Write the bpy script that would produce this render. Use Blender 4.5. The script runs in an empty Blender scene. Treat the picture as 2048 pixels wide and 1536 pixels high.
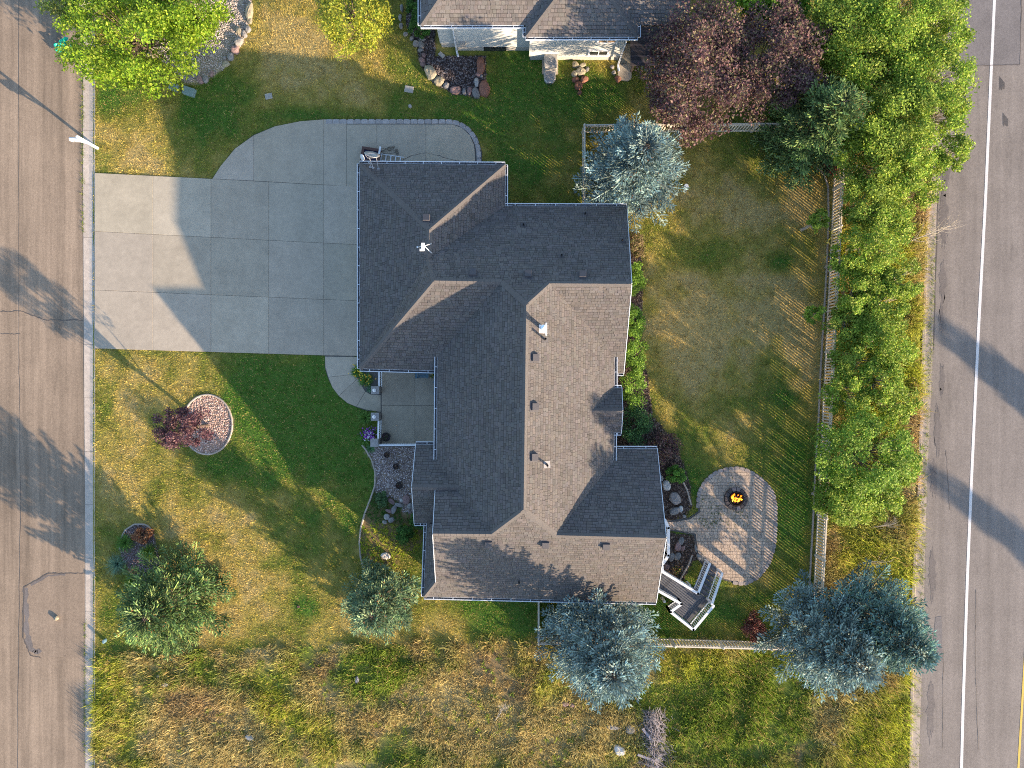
import bpy, math, random
import numpy as np
from mathutils import Vector, Matrix

S = bpy.context.scene
C = S.collection
RNG = np.random.default_rng(7)
random.seed(7)

# ------------------------------------------------------------------ camera, sky, sun, exposure
CAM_H = 40.0
FPX = 1420.0                       # focal length in pixels of the 2048 px wide frame
cam = bpy.data.cameras.new('camera'); cam.lens = 36.0 * FPX / 2048; cam.sensor_width = 36
cam.sensor_fit = 'HORIZONTAL'; cam.clip_end = 500
cam_o = bpy.data.objects.new('camera', cam); C.objects.link(cam_o)
cam_o.location = (0, 0, CAM_H); cam_o.rotation_euler = (0, 0, 0)
S.camera = cam_o
SUN_EL = math.radians(14.3)
SUN_DIR = Vector((0.789, -0.614, math.tan(SUN_EL))).normalized()
W = bpy.data.worlds.new('World'); S.world = W; W.use_nodes = True
nt = W.node_tree; nt.nodes.clear()
sky = nt.nodes.new('ShaderNodeTexSky'); sky.sky_type = 'NISHITA'; sky.sun_disc = False
sky.sun_elevation = SUN_EL; sky.sun_rotation = math.atan2(SUN_DIR.x, SUN_DIR.y)
sky.altitude = 1500; sky.dust_density = 2.2; sky.air_density = 1.0; sky.ozone_density = 1.0
bg = nt.nodes.new('ShaderNodeBackground'); bg.inputs[1].default_value = 0.15
wo = nt.nodes.new('ShaderNodeOutputWorld')
nt.links.new(sky.outputs[0], bg.inputs[0]); nt.links.new(bg.outputs[0], wo.inputs[0])
sl = bpy.data.lights.new('sun', 'SUN'); sl.energy = 4.7; sl.angle = math.radians(0.55); sl.color = (1.0, 0.77, 0.54)
so = bpy.data.objects.new('sun', sl); C.objects.link(so)
so.rotation_euler = SUN_DIR.to_track_quat('Z', 'Y').to_euler(); so.location = (40, -30, 40)
S.view_settings.view_transform = 'Standard'; S.view_settings.look = 'None'
S.view_settings.gamma = 1.0; S.view_settings.use_curve_mapping = False
S.view_settings.exposure = 1.64
S.render.engine = 'CYCLES'
S.cycles.max_bounces = 5; S.cycles.diffuse_bounces = 3; S.cycles.glossy_bounces = 2
S.cycles.transmission_bounces = 4; S.cycles.transparent_max_bounces = 4
S.cycles.use_denoising = False
S.cycles.filter_width = 1.05
S.cycles.use_adaptive_sampling = False
S.cycles.sample_clamp_indirect = 4.0

# ------------------------------------------------------------------ helpers
def P(px, py, h=0.0):
    """place in the world of a thing h metres above the ground, read off the aerial photograph"""
    q = (CAM_H - h) / FPX
    return ((px - 1024) * q, -(py - 768) * q, h)
def P2(pts, h=0.0): return [P(x, y, h)[:2] for x, y in pts]
def G(px, py): return P(px, py)[:2]

def tag(o, label=None, cat=None, group=None, kind=None):
    if label: o['label'] = label
    if cat: o['category'] = cat
    if group: o['group'] = group
    if kind: o['kind'] = kind
    return o
def empty(name, loc=(0, 0, 0), rz=0.0, **k):
    o = bpy.data.objects.new(name, None); C.objects.link(o)
    o.location = loc; o.rotation_euler = (0, 0, rz); o.empty_display_size = .2
    return tag(o, **k)
def link(name, me, parent=None, loc=None, rot=None, scale=None, **k):
    o = bpy.data.objects.new(name, me); C.objects.link(o)
    if parent is not None: o.parent = parent
    if loc is not None: o.location = loc
    if rot is not None: o.rotation_euler = rot
    if scale is not None: o.scale = scale
    return tag(o, **k)

class MB:
    """collects boxes, prisms, tubes into one mesh"""
    def __init__(s): s.v = []; s.f = []; s.c = []
    def add(s, vs, fs, col=None):
        n = len(s.v); s.v += [tuple(v) for v in vs]; s.f += [tuple(i + n for i in f) for f in fs]
        s.c += [col or (1, 1, 1)] * len(vs)
    def box(s, c, size, rz=0.0, col=None):
        x, y, z = size[0] / 2, size[1] / 2, size[2] / 2; ca, sa = math.cos(rz), math.sin(rz)
        vs = [(c[0] + a * x * ca - b * y * sa, c[1] + a * x * sa + b * y * ca, c[2] + d * z)
              for d in (-1, 1) for a, b in ((-1, -1), (1, -1), (1, 1), (-1, 1))]
        s.add(vs, [(3, 2, 1, 0), (4, 5, 6, 7), (0, 1, 5, 4), (1, 2, 6, 5), (2, 3, 7, 6), (3, 0, 4, 7)], col)
    def prism(s, poly, z0, z1, col=None, bevel=0.0):
        poly = [tuple(p[:2]) for p in poly]
        a = sum(poly[i][0] * poly[(i + 1) % len(poly)][1] - poly[(i + 1) % len(poly)][0] * poly[i][1] for i in range(len(poly)))
        if a < 0: poly = poly[::-1]
        n = len(poly)
        if bevel:
            top = inset(poly, bevel)
            vs = [(x, y, z0) for x, y in poly] + [(x, y, z1 - bevel) for x, y in poly] + [(x, y, z1) for x, y in top]
            fs = [tuple(range(n - 1, -1, -1)), tuple(range(2 * n, 3 * n))]
            for k in (0, n):
                fs += [(k + i, k + (i + 1) % n, k + n + (i + 1) % n, k + n + i) for i in range(n)]
        else:
            vs = [(x, y, z0) for x, y in poly] + [(x, y, z1) for x, y in poly]
            fs = [tuple(range(n - 1, -1, -1)), tuple(range(n, 2 * n))] + [(i, (i + 1) % n, n + (i + 1) % n, n + i) for i in range(n)]
        s.add(vs, fs, col)
    def tube(s, pts, radii, n=6, col=None, cap=True):
        pts = [Vector(p) for p in pts]
        if not hasattr(radii, '__len__'): radii = [radii] * len(pts)
        rings = []
        for i, p in enumerate(pts):
            d = (pts[min(i + 1, len(pts) - 1)] - pts[max(i - 1, 0)])
            if d.length < 1e-6: d = Vector((0, 0, 1))
            d.normalize()
            u = d.cross(Vector((0, 0, 1)));
            if u.length < .05: u = d.cross(Vector((1, 0, 0)))
            u.normalize(); w = d.cross(u)
            rings.append([p + (u * math.cos(2 * math.pi * k / n) + w * math.sin(2 * math.pi * k / n)) * radii[i] for k in range(n)])
        vs = [v for r in rings for v in r]; fs = []
        for i in range(len(pts) - 1):
            for k in range(n):
                fs.append((i * n + k, (i + 1) * n + k, (i + 1) * n + (k + 1) % n, i * n + (k + 1) % n))
        if cap: fs += [tuple(range(n)), tuple(range(len(vs) - 1, len(vs) - n - 1, -1))]
        s.add(vs, fs, col)
    def bar(s, a, b, w, h, col=None):
        """square bar from a to b (centres), w wide, h high"""
        a, b = Vector(a), Vector(b); d = (b - a).normalized()
        u = d.cross(Vector((0, 0, 1)))
        if u.length < .05: u = Vector((1, 0, 0))
        u.normalize(); t = u.cross(d).normalized()
        vs = [p + u * x * w / 2 + t * y * h / 2 for p in (a, b) for x, y in ((-1, -1), (1, -1), (1, 1), (-1, 1))]
        s.add(vs, [(0, 1, 2, 3), (7, 6, 5, 4), (4, 5, 1, 0), (5, 6, 2, 1), (6, 7, 3, 2), (7, 4, 0, 3)], col)
    def lathe(s, prof, c=(0, 0), n=20, col=None, sx=1, sy=1):
        vs = []; fs = []
        for r, z in prof:
            for k in range(n):
                a = 2 * math.pi * k / n; vs.append((c[0] + r * sx * math.cos(a), c[1] + r * sy * math.sin(a), z))
        for i in range(len(prof) - 1):
            for k in range(n): fs.append((i * n + k, i * n + (k + 1) % n, (i + 1) * n + (k + 1) % n, (i + 1) * n + k))
        fs += [tuple(range(n - 1, -1, -1)), tuple(range(len(vs) - n, len(vs)))]
        s.add(vs, fs, col)
    def mesh(s, name, mat, smooth=False):
        me = bpy.data.meshes.new(name); me.from_pydata(s.v, [], s.f)
        if mat: me.materials.append(mat)
        at = me.color_attributes.new('Col', 'FLOAT_COLOR', 'POINT')
        at.data.foreach_set('color', np.c_[np.array(s.c, dtype=np.float32), np.ones(len(s.v), np.float32)].ravel())
        if smooth: me.polygons.foreach_set('use_smooth', [True] * len(me.polygons))
        me.update(); return me
    def build(s, name, mat, parent=None, smooth=False, **k):
        return link(name, s.mesh(name, mat, smooth), parent, **k)

def inset(poly, d):
    """move a CCW polygon's edges inwards by d"""
    n = len(poly); out = []
    for i in range(n):
        p0, p1, p2 = Vector(poly[i - 1]), Vector(poly[i]), Vector(poly[(i + 1) % n])
        a = (p1 - p0); b = (p2 - p1)
        if a.length < 1e-7 or b.length < 1e-7: out.append(tuple(p1)); continue
        a.normalize(); b.normalize()
        n1 = Vector((-a.y, a.x)); n2 = Vector((-b.y, b.x)); m = n1 + n2
        if m.length < .2: out.append(tuple(p1 + n1 * d)); continue
        m.normalize(); k = d / max(.35, m.dot(n1)); out.append(tuple(p1 + m * k))
    return out
def ccw(poly):
    a = sum(poly[i][0] * poly[(i + 1) % len(poly)][1] - poly[(i + 1) % len(poly)][0] * poly[i][1] for i in range(len(poly)))
    return list(poly) if a > 0 else list(poly)[::-1]

def poly_mesh(name, V, k, col=None, mat=None, smooth=False):
    """V: (N,k,3) separate k-gons, col (N,3) or (N,k,3)"""
    N = len(V); V = np.asarray(V, np.float32).reshape(-1, 3)
    me = bpy.data.meshes.new(name)
    me.vertices.add(N * k); me.vertices.foreach_set('co', V.ravel())
    me.loops.add(N * k); me.loops.foreach_set('vertex_index', np.arange(N * k, dtype=np.int32))
    me.polygons.add(N); me.polygons.foreach_set('loop_start', np.arange(0, N * k, k, dtype=np.int32))
    me.polygons.foreach_set('loop_total', np.full(N, k, np.int32))
    me.update(calc_edges=True)
    if col is not None:
        col = np.asarray(col, np.float32)
        if col.ndim == 2: col = np.repeat(col[:, None, :], k, 1)
        c4 = np.ones((N * k, 4), np.float32); c4[:, :3] = col.reshape(-1, 3)
        at = me.color_attributes.new('Col', 'FLOAT_COLOR', 'POINT'); at.data.foreach_set('color', c4.ravel())
    if mat: me.materials.append(mat)
    me.polygons.foreach_set('use_smooth', np.full(N, smooth))
    return me

def inside(x, y, poly):
    x = np.asarray(x); y = np.asarray(y); r = np.zeros(x.shape, bool); n = len(poly)
    for i in range(n):
        x0, y0 = poly[i][:2]; x1, y1 = poly[(i + 1) % n][:2]
        if y0 == y1: continue
        c = ((y0 > y) != (y1 > y)) & (x < (x1 - x0) * (y - y0) / (y1 - y0) + x0); r ^= c
    return r
def clip(subject, window):
    """Sutherland-Hodgman, window convex CCW"""
    out = list(subject)
    n = len(window)
    for i in range(n):
        ax, ay = window[i]; bx, by = window[(i + 1) % n]
        src = out; out = []
        if not src: break
        def sd(p): return (bx - ax) * (p[1] - ay) - (by - ay) * (p[0] - ax)
        for j in range(len(src)):
            p, q = src[j - 1], src[j]; dp, dq = sd(p), sd(q)
            if dq >= 0:
                if dp < 0: t = dp / (dp - dq); out.append((p[0] + (q[0] - p[0]) * t, p[1] + (q[1] - p[1]) * t))
                out.append(q)
            elif dp >= 0:
                t = dp / (dp - dq); out.append((p[0] + (q[0] - p[0]) * t, p[1] + (q[1] - p[1]) * t))
    return out

_perm = np.random.default_rng(3).random((256, 256))
def vnoise(x, y, s):
    x = np.asarray(x, float) / s + 1000.3; y = np.asarray(y, float) / s + 1000.7
    i = np.floor(x).astype(int); j = np.floor(y).astype(int); u = x - i; v = y - j
    u = u * u * (3 - 2 * u); v = v * v * (3 - 2 * v)
    g = lambda a, b: _perm[a % 256, b % 256]
    return (g(i, j) * (1 - u) + g(i + 1, j) * u) * (1 - v) + (g(i, j + 1) * (1 - u) + g(i + 1, j + 1) * u) * v
def fbm(x, y, s, o=4):
    r = 0; a = 1; t = 0
    for k in range(o): r = r + a * vnoise(x + 17 * k, y - 11 * k, s / 2 ** k); t += a; a *= .55
    return r / t

# ------------------------------------------------------------------ materials
def mat(name, col=(.5, .5, .5), rough=.8, var=.15, scale=8.0, bump=.0, bscale=40.0, attr=False, metal=0.0,
        spec=.3, trans=0.0, emit=None, var2=0.0, scale2=.6, tint=None, darker=None, sep=None):
    m = bpy.data.materials.new(name); m.use_nodes = True; n = m.node_tree; n.nodes.clear()
    N = n.nodes.new; L = n.links.new
    out = N('ShaderNodeOutputMaterial'); b = N('ShaderNodeBsdfPrincipled')
    b.inputs['Roughness'].default_value = rough; b.inputs['Metallic'].default_value = metal
    b.inputs['Specular IOR Level'].default_value = spec
    tc = N('ShaderNodeTexCoord')
    if attr:
        a = N('ShaderNodeAttribute'); a.attribute_name = 'Col'; cur = a.outputs['Color']
        if col != (.5, .5, .5):
            mx = N('ShaderNodeMix'); mx.data_type = 'RGBA'; mx.blend_type = 'MULTIPLY'; mx.inputs[0].default_value = 1
            L(cur, mx.inputs[6]); mx.inputs[7].default_value = (*col, 1); cur = mx.outputs[2]
    else:
        r = N('ShaderNodeRGB'); r.outputs[0].default_value = (*col, 1); cur = r.outputs[0]
    geo = N('ShaderNodeNewGeometry')
    def vary(cur, sc, amt, detail=5):
        no = N('ShaderNodeTexNoise'); no.inputs['Scale'].default_value = sc; no.inputs['Detail'].default_value = detail
        no.inputs['Roughness'].default_value = .65
        L(geo.outputs['Position'], no.inputs['Vector'])
        mr = N('ShaderNodeMapRange'); mr.inputs[1].default_value = .25; mr.inputs[2].default_value = .75
        mr.inputs[3].default_value = 1 - amt; mr.inputs[4].default_value = 1 + amt
        L(no.outputs['Fac'], mr.inputs[0])
        mx = N('ShaderNodeVectorMath'); mx.operation = 'SCALE'; L(cur, mx.inputs[0]); L(mr.outputs[0], mx.inputs['Scale'])
        return mx.outputs[0]
    if var: cur = vary(cur, scale, var)
    if var2: cur = vary(cur, scale2, var2, 8)
    L(cur, b.inputs['Base Color'])
    if bump:
        no = N('ShaderNodeTexNoise'); no.inputs['Scale'].default_value = bscale; no.inputs['Detail'].default_value = 4
        L(geo.outputs['Position'], no.inputs['Vector'])
        bp = N('ShaderNodeBump'); bp.inputs['Strength'].default_value = bump; bp.inputs['Distance'].default_value = .02
        L(no.outputs['Fac'], bp.inputs['Height']); L(bp.outputs[0], b.inputs['Normal'])
    if emit:
        b.inputs['Emission Color'].default_value = (*emit[0], 1); b.inputs['Emission Strength'].default_value = emit[1]
    sh = b.outputs[0]
    if trans:
        t = N('ShaderNodeBsdfTranslucent'); L(cur, t.inputs[0]); ms = N('ShaderNodeMixShader')
        ms.inputs[0].default_value = trans; L(b.outputs[0], ms.inputs[1]); L(t.outputs[0], ms.inputs[2]); sh = ms.outputs[0]
    L(sh, out.inputs[0]); return m

M = {}
M['ground'] = mat('soil_and_thatch', (1.4, 1.34, 1.08), attr=True, var=.3, scale=22, bump=.6, bscale=30, rough=1, spec=.05)
M['grass'] = mat('grass_blades', (1.85, 1.76, 1.3), attr=True, var=0, rough=.8, spec=.15, trans=.3)
M['leaf'] = mat('leaves', (1.5, 1.55, 1.15), attr=True, var=0, rough=.6, spec=.3, trans=.35)
M['needle'] = mat('needles', (2.0, 1.95, 1.75), attr=True, var=0, rough=.7, spec=.2, trans=.12)
M['bark'] = mat('bark', (.12, .09, .07), var=.3, scale=15, bump=.5)
M['paletwig'] = mat('pale_bark', (.38, .34, .28), var=.3, scale=15, bump=.5)
M['concrete'] = mat('concrete', (.392, .345, .272), var=.10, scale=4, var2=.13, scale2=.9, bump=.15, bscale=90, spec=.2, attr=True)
M['joint'] = mat('joint_filler', (.10, .095, .09), var=.2)
M['kerb'] = mat('kerb_concrete', (.46, .40, .34), var=.16, scale=3, var2=.12, scale2=12, bump=.3, bscale=60, attr=True)
M['shingle'] = mat('shingle_granules', attr=True, var=.13, scale=45, bump=.5, bscale=120, rough=.95, spec=.15, var2=.10, scale2=.55)
M['deckbase'] = mat('roof_felt', (.05, .048, .05), var=.1)
M['white'] = mat('white_paint', (.74, .75, .76), rough=.45, var=.04, spec=.4)
M['gutter'] = mat('white_gutter', (.62, .66, .70), rough=.4, var=.05, spec=.5)
M['gutter2'] = mat('dull_flashing', (.22, .22, .23), rough=.6, var=.1)
M['wall'] = mat('stucco', (.40, .40, .36), rough=.9, var=.06, bump=.25, bscale=70)
M['wall2'] = mat('pale_stucco', (.52, .53, .50), rough=.9, var=.06, bump=.25, bscale=70)
M['stone'] = mat('stone', attr=True, var=.22, scale=9, bump=.8, bscale=18, rough=.9, var2=.15, scale2=2)
M['pebble'] = mat('pebbles', attr=True, var=.1, scale=30, rough=.85)
M['mulch'] = mat('mulch_chips', attr=True, var=.25, scale=30, rough=.95)
M['fence'] = mat('vinyl_fence', (.60, .54, .44), rough=.6, var=.08, scale=6, attr=True)
M['glass'] = mat('window_glass', (.03, .035, .04), rough=.08, var=0, spec=.8)
M['amber'] = mat('curtained_glass', (.22, .13, .05), rough=.1, var=.2, scale=3, spec=.8)
M['deck'] = mat('composite_deck', (.105, .11, .125), rough=.75, var=.15, scale=14, bump=.2, attr=True)
M['darkdeck'] = mat('dark_stained_deck', (.055, .048, .055), rough=.8, var=.3, scale=6, attr=True)
M['metal'] = mat('galvanised_metal', (.35, .36, .37), rough=.45, var=.1, metal=.6)
M['dark'] = mat('dark_metal', (.035, .03, .03), rough=.5, var=.2)
M['black'] = mat('black_rubber', (.015, .015, .016), rough=.7, var=.1)
M['ventbox'] = mat('roof_vent_metal', (.075, .072, .078), rough=.6, var=.1)
M['brown'] = mat('rusty_brown_steel', (.10, .055, .045), rough=.7, var=.3, scale=9)
M['navy'] = mat('navy_liner', (.012, .014, .05), rough=.35, var=.2)
M['blue'] = mat('blue_grey_paint', (.10, .19, .26), rough=.6, var=.12)
M['green_box'] = mat('utility_green', (.17, .25, .25), rough=.7, var=.12)
M['teal'] = mat('teal_plastic_sheet', (.01, .42, .31), rough=.4, var=.25, scale=8, trans=.2)
M['lantern'] = mat('frosted_lantern', (.75, .85, .92), rough=.25, var=0)
M['ac'] = mat('beige_plastic', (.36, .34, .31), rough=.6, var=.1)
M['paint_white'] = mat('road_paint', (.62, .60, .59), rough=.7, var=.22, scale=18, var2=.12, scale2=1.5)
M['paint_yellow'] = mat('yellow_road_paint', (.55, .38, .06), rough=.7, var=.15, scale=25)
M['flame'] = mat('flame', (.9, .3, .02), var=0, emit=((1.0, .24, .01), .9))
M['flame2'] = mat('flame_core', (.9, .7, .1), var=0, emit=((1.0, .50, .05), 1.1))
M['petal'] = mat('petals', attr=True, var=0, rough=.6, trans=.2)

def asphalt(name, base, streak, seed, crack=0.0):
    m = bpy.data.materials.new(name); m.use_nodes = True; n = m.node_tree; n.nodes.clear(); N = n.nodes.new; L = n.links.new
    out = N('ShaderNodeOutputMaterial'); b = N('ShaderNodeBsdfPrincipled'); b.inputs['Roughness'].default_value = .9
    b.inputs['Specular IOR Level'].default_value = .2
    g = N('ShaderNodeNewGeometry')
    def noise(sc, vec=None, det=5, ro=.6):
        o = N('ShaderNodeTexNoise'); o.inputs['Scale'].default_value = sc; o.inputs['Detail'].default_value = det
        o.inputs['Roughness'].default_value = ro; L(vec or g.outputs['Position'], o.inputs['Vector']); return o.outputs['Fac']
    def rng(f, a, b_, lo=.3, hi=.7):
        r = N('ShaderNodeMapRange'); r.inputs[1].default_value = lo; r.inputs[2].default_value = hi
        r.inputs[3].default_value = a; r.inputs[4].default_value = b_; L(f, r.inputs[0]); return r.outputs[0]
    def mul(a, b_):
        o = N('ShaderNodeMath'); o.operation = 'MULTIPLY'; L(a, o.inputs[0]); L(b_, o.inputs[1]); return o.outputs[0]
    mp = N('ShaderNodeMapping'); mp.inputs['Scale'].default_value = (1, .035, 1); mp.inputs['Location'].default_value = (seed, 0, 0)
    L(g.outputs['Position'], mp.inputs['Vector'])
    f = mul(rng(noise(1.4, mp.outputs[0], 6, .75), 1 - streak, 1 + streak), rng(noise(.5), .9, 1.1))
    f = mul(f, rng(noise(9, None, 3, .8), .86, 1.14)); f = mul(f, rng(noise(34, None, 2, .8), .72, 1.28))
    # wheel tracks running the length of the road, fine stains
    mp2 = N('ShaderNodeMapping'); mp2.inputs['Scale'].default_value = (.6, .12, 1); mp2.inputs['Location'].default_value = (seed * 3, 4, 0)
    L(g.outputs['Position'], mp2.inputs['Vector'])
    f = mul(f, rng(noise(1.2, mp2.outputs[0], 6, .7), .72, 1.02, .28, .42))
    v = N('ShaderNodeVectorMath'); v.operation = 'SCALE'; v.inputs[0].default_value = base; L(f, v.inputs['Scale'])
    L(v.outputs[0], b.inputs['Base Color'])
    bp = N('ShaderNodeBump'); bp.inputs['Strength'].default_value = .35; bp.inputs['Distance'].default_value = .012
    L(noise(60, None, 3, .8), bp.inputs['Height']); L(bp.outputs[0], b.inputs['Normal'])
    L(b.outputs[0], out.inputs[0]); return m
M['street'] = asphalt('weathered_asphalt', (.250, .193, .142), .36, 3.0)
M['road'] = asphalt('grey_asphalt', (.204, .180, .163), .17, 9.0)
M['patch'] = asphalt('asphalt_patch', (.243, .188, .140), .15, 5.0)
M['newpatch'] = asphalt('asphalt_overlay', (.165, .152, .150), .05, 15.0)
M['stain'] = asphalt('stained_asphalt', (.155, .138, .13), .12, 9.0)
M['crack'] = mat('crack_sealant', (.10, .085, .075), rough=.6, var=.2)

# ------------------------------------------------------------------ outlines read from the photograph (pixels on the ground)
KERB_L = [(165, -400), (165, 300), (167, 700), (170, 1100), (170, 1950)]       # street / kerb, left
KERB_L2 = [(191, -400), (191, 1950)]
def rkerb(py): return np.interp(py, [-400, 0, 300, 380, 700, 1000, 1130, 1536, 1950], [1874, 1866, 1860, 1858, 1848, 1838, 1830, 1822, 1812])
def rgut(py): return np.interp(py, [-400, 0, 300, 380, 700, 1000, 1130, 1536, 1950], [1890, 1882, 1877, 1875, 1866, 1853, 1850, 1838, 1829])
drive_outline = [(190, 346), (425, 358), (442, 332), (470, 298), (508, 270), (550, 253), (600, 243), (650, 239), (900, 239), (935, 252),
                 (955, 275), (964, 305), (964, 390), (770, 390), (770, 712), (650, 711), (190, 697)]
walk_outline = [(650, 700), (650, 735), (656, 755), (665, 775), (678, 792), (695, 806), (713, 814), (735, 822), (748, 822), (763, 826),
                (763, 895), (905, 895), (905, 735), (718, 735)]
house_outline = [(745, 370), (1000, 370), (1000, 445), (1232, 445), (1232, 748), (1210, 748), (1210, 885), (1290, 885), (1290, 1165), (875, 1165), (862, 1020), (862, 880), (905, 880), (905, 735), (745, 735)]
patio = [(1394, 1010), (1397, 985), (1410, 962), (1430, 945), (1455, 937), (1480, 936), (1505, 945), (1530, 965), (1546, 985), (1551, 1010),
         (1551, 1060), (1548, 1095), (1536, 1130), (1515, 1155), (1490, 1168), (1465, 1165), (1440, 1158), (1415, 1140), (1398, 1122),
         (1391, 1100), (1388, 1070), (1346, 1062), (1310, 1062), (1310, 1040), (1346, 1040), (1378, 1035), (1397, 1022)]
circle_bed = [(415 + 50 * math.cos(a), 849 + 60 * math.sin(a)) for a in np.linspace(0, 2 * math.pi, 28, endpoint=False)]
gravel_w = [(737, 893), (868, 893), (868, 1030), (805, 1025), (798, 1005), (775, 990), (749, 985), (753, 955), (745, 925), (730, 899)]
weed_bed = [(749, 985), (775, 990), (798, 1005), (805, 1025), (868, 1030), (850, 1090), (800, 1115), (790, 1145), (722, 1128), (719, 1090), (722, 1050), (735, 1015)]
bed_sw = [(243, 1075), (252, 1058), (272, 1049), (292, 1050), (306, 1064), (312, 1085), (318, 1110), (325, 1150), (305, 1190), (285, 1170), (262, 1145), (245, 1120), (240, 1098)]
bed_e = [(1215, 465), (1262, 470), (1280, 480), (1286, 560), (1284, 620), (1280, 680), (1296, 760), (1304, 830), (1345, 880), (1370, 935), (1381, 975), (1383, 1012), (1372, 1036),
         (1340, 1040), (1290, 1040), (1290, 890), (1205, 890), (1205, 750), (1215, 700)]
bed_e2 = [(1300, 1062), (1388, 1070), (1392, 1100), (1398, 1122), (1385, 1120), (1375, 1145), (1358, 1172), (1300, 1150)]
bed_n = [(820, -60), (812, 50), (832, 92), (842, 130), (868, 168), (905, 186), (950, 195), (972, 185), (972, 112), (870, 112), (868, -60)]
bed_nw = [(395, -40), (455, -40), (502, -30), (505, 30), (486, 85), (446, 140), (402, 165), (370, 165), (300, 100)]
walls_n = [(868, -200), (868, 108), (1050, 108), (1050, 122), (1240, 122), (1240, -200)]
pad_n = [(1236, 60), (1400, 60), (1400, 128), (1262, 128), (1262, 160), (1252, 164), (1236, 160)]
NOGRASS = [[(-9000, -9000), (191, -9000), (191, 9000), (-9000, 9000)], drive_outline, walk_outline, house_outline, patio, circle_bed,
           gravel_w, bed_sw, bed_e, bed_e2, bed_n, bed_nw, walls_n, pad_n]
def to_px(x, y): return x * FPX / CAM_H + 1024, 768 - y * FPX / CAM_H
def weed_line(px): return np.interp(px, [190, 300, 420, 600, 760, 900, 1075, 1340, 1520, 1700, 2000], [1312, 1310, 1304, 1292, 1290, 1284, 1280, 1280, 1284, 1288, 1290]) + 5 * np.sin(px / 23.) + 4 * np.sin(px / 9.1)
def fence_x(py): return np.interp(py, [262, 318, 380, 1110, 1285], [1671, 1669, 1666, 1630, 1621])
def is_weeds(px, py):
    return (py > weed_line(px)) | ((px > fence_x(py) + 4))
# patches of dry and green turf: px, py, rx, ry, dryness change
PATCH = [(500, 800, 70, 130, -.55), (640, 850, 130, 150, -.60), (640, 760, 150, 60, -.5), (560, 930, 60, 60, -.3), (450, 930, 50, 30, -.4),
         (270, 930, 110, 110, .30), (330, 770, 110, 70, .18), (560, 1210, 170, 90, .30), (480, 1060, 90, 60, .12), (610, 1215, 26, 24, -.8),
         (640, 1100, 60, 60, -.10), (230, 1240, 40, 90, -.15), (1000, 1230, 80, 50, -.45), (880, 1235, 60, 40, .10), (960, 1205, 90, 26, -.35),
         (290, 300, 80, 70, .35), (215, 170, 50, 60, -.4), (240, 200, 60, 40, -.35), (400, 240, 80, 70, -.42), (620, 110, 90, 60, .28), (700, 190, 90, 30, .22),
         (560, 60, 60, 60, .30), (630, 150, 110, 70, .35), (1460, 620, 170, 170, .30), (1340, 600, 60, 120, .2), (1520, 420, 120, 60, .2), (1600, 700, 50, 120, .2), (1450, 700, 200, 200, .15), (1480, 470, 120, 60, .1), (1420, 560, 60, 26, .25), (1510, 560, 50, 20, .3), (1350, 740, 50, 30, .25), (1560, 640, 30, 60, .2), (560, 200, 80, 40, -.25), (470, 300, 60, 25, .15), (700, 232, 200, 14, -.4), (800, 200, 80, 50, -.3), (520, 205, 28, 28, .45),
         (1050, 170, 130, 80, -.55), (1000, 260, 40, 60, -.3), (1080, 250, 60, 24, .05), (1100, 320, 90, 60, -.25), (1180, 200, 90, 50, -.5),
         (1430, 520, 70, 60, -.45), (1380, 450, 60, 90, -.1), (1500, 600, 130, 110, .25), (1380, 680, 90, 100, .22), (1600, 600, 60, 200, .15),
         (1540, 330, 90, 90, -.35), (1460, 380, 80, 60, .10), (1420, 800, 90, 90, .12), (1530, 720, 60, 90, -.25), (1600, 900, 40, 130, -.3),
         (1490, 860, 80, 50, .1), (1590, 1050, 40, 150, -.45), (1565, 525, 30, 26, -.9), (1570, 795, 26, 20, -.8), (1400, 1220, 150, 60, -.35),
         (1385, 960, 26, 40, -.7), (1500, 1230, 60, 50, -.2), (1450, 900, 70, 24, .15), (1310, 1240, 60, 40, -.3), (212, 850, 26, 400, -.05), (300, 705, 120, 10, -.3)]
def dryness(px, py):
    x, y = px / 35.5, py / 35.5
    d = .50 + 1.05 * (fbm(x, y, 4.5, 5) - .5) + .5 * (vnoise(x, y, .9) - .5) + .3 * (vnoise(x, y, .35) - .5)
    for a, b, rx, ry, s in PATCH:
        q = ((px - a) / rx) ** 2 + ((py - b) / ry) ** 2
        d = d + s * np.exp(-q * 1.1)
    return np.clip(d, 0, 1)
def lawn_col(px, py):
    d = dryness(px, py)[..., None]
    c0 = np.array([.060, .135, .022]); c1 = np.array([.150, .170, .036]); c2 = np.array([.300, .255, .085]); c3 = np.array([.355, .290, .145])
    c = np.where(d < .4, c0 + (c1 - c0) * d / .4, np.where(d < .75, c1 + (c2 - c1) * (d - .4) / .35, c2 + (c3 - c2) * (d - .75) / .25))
    return c
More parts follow.
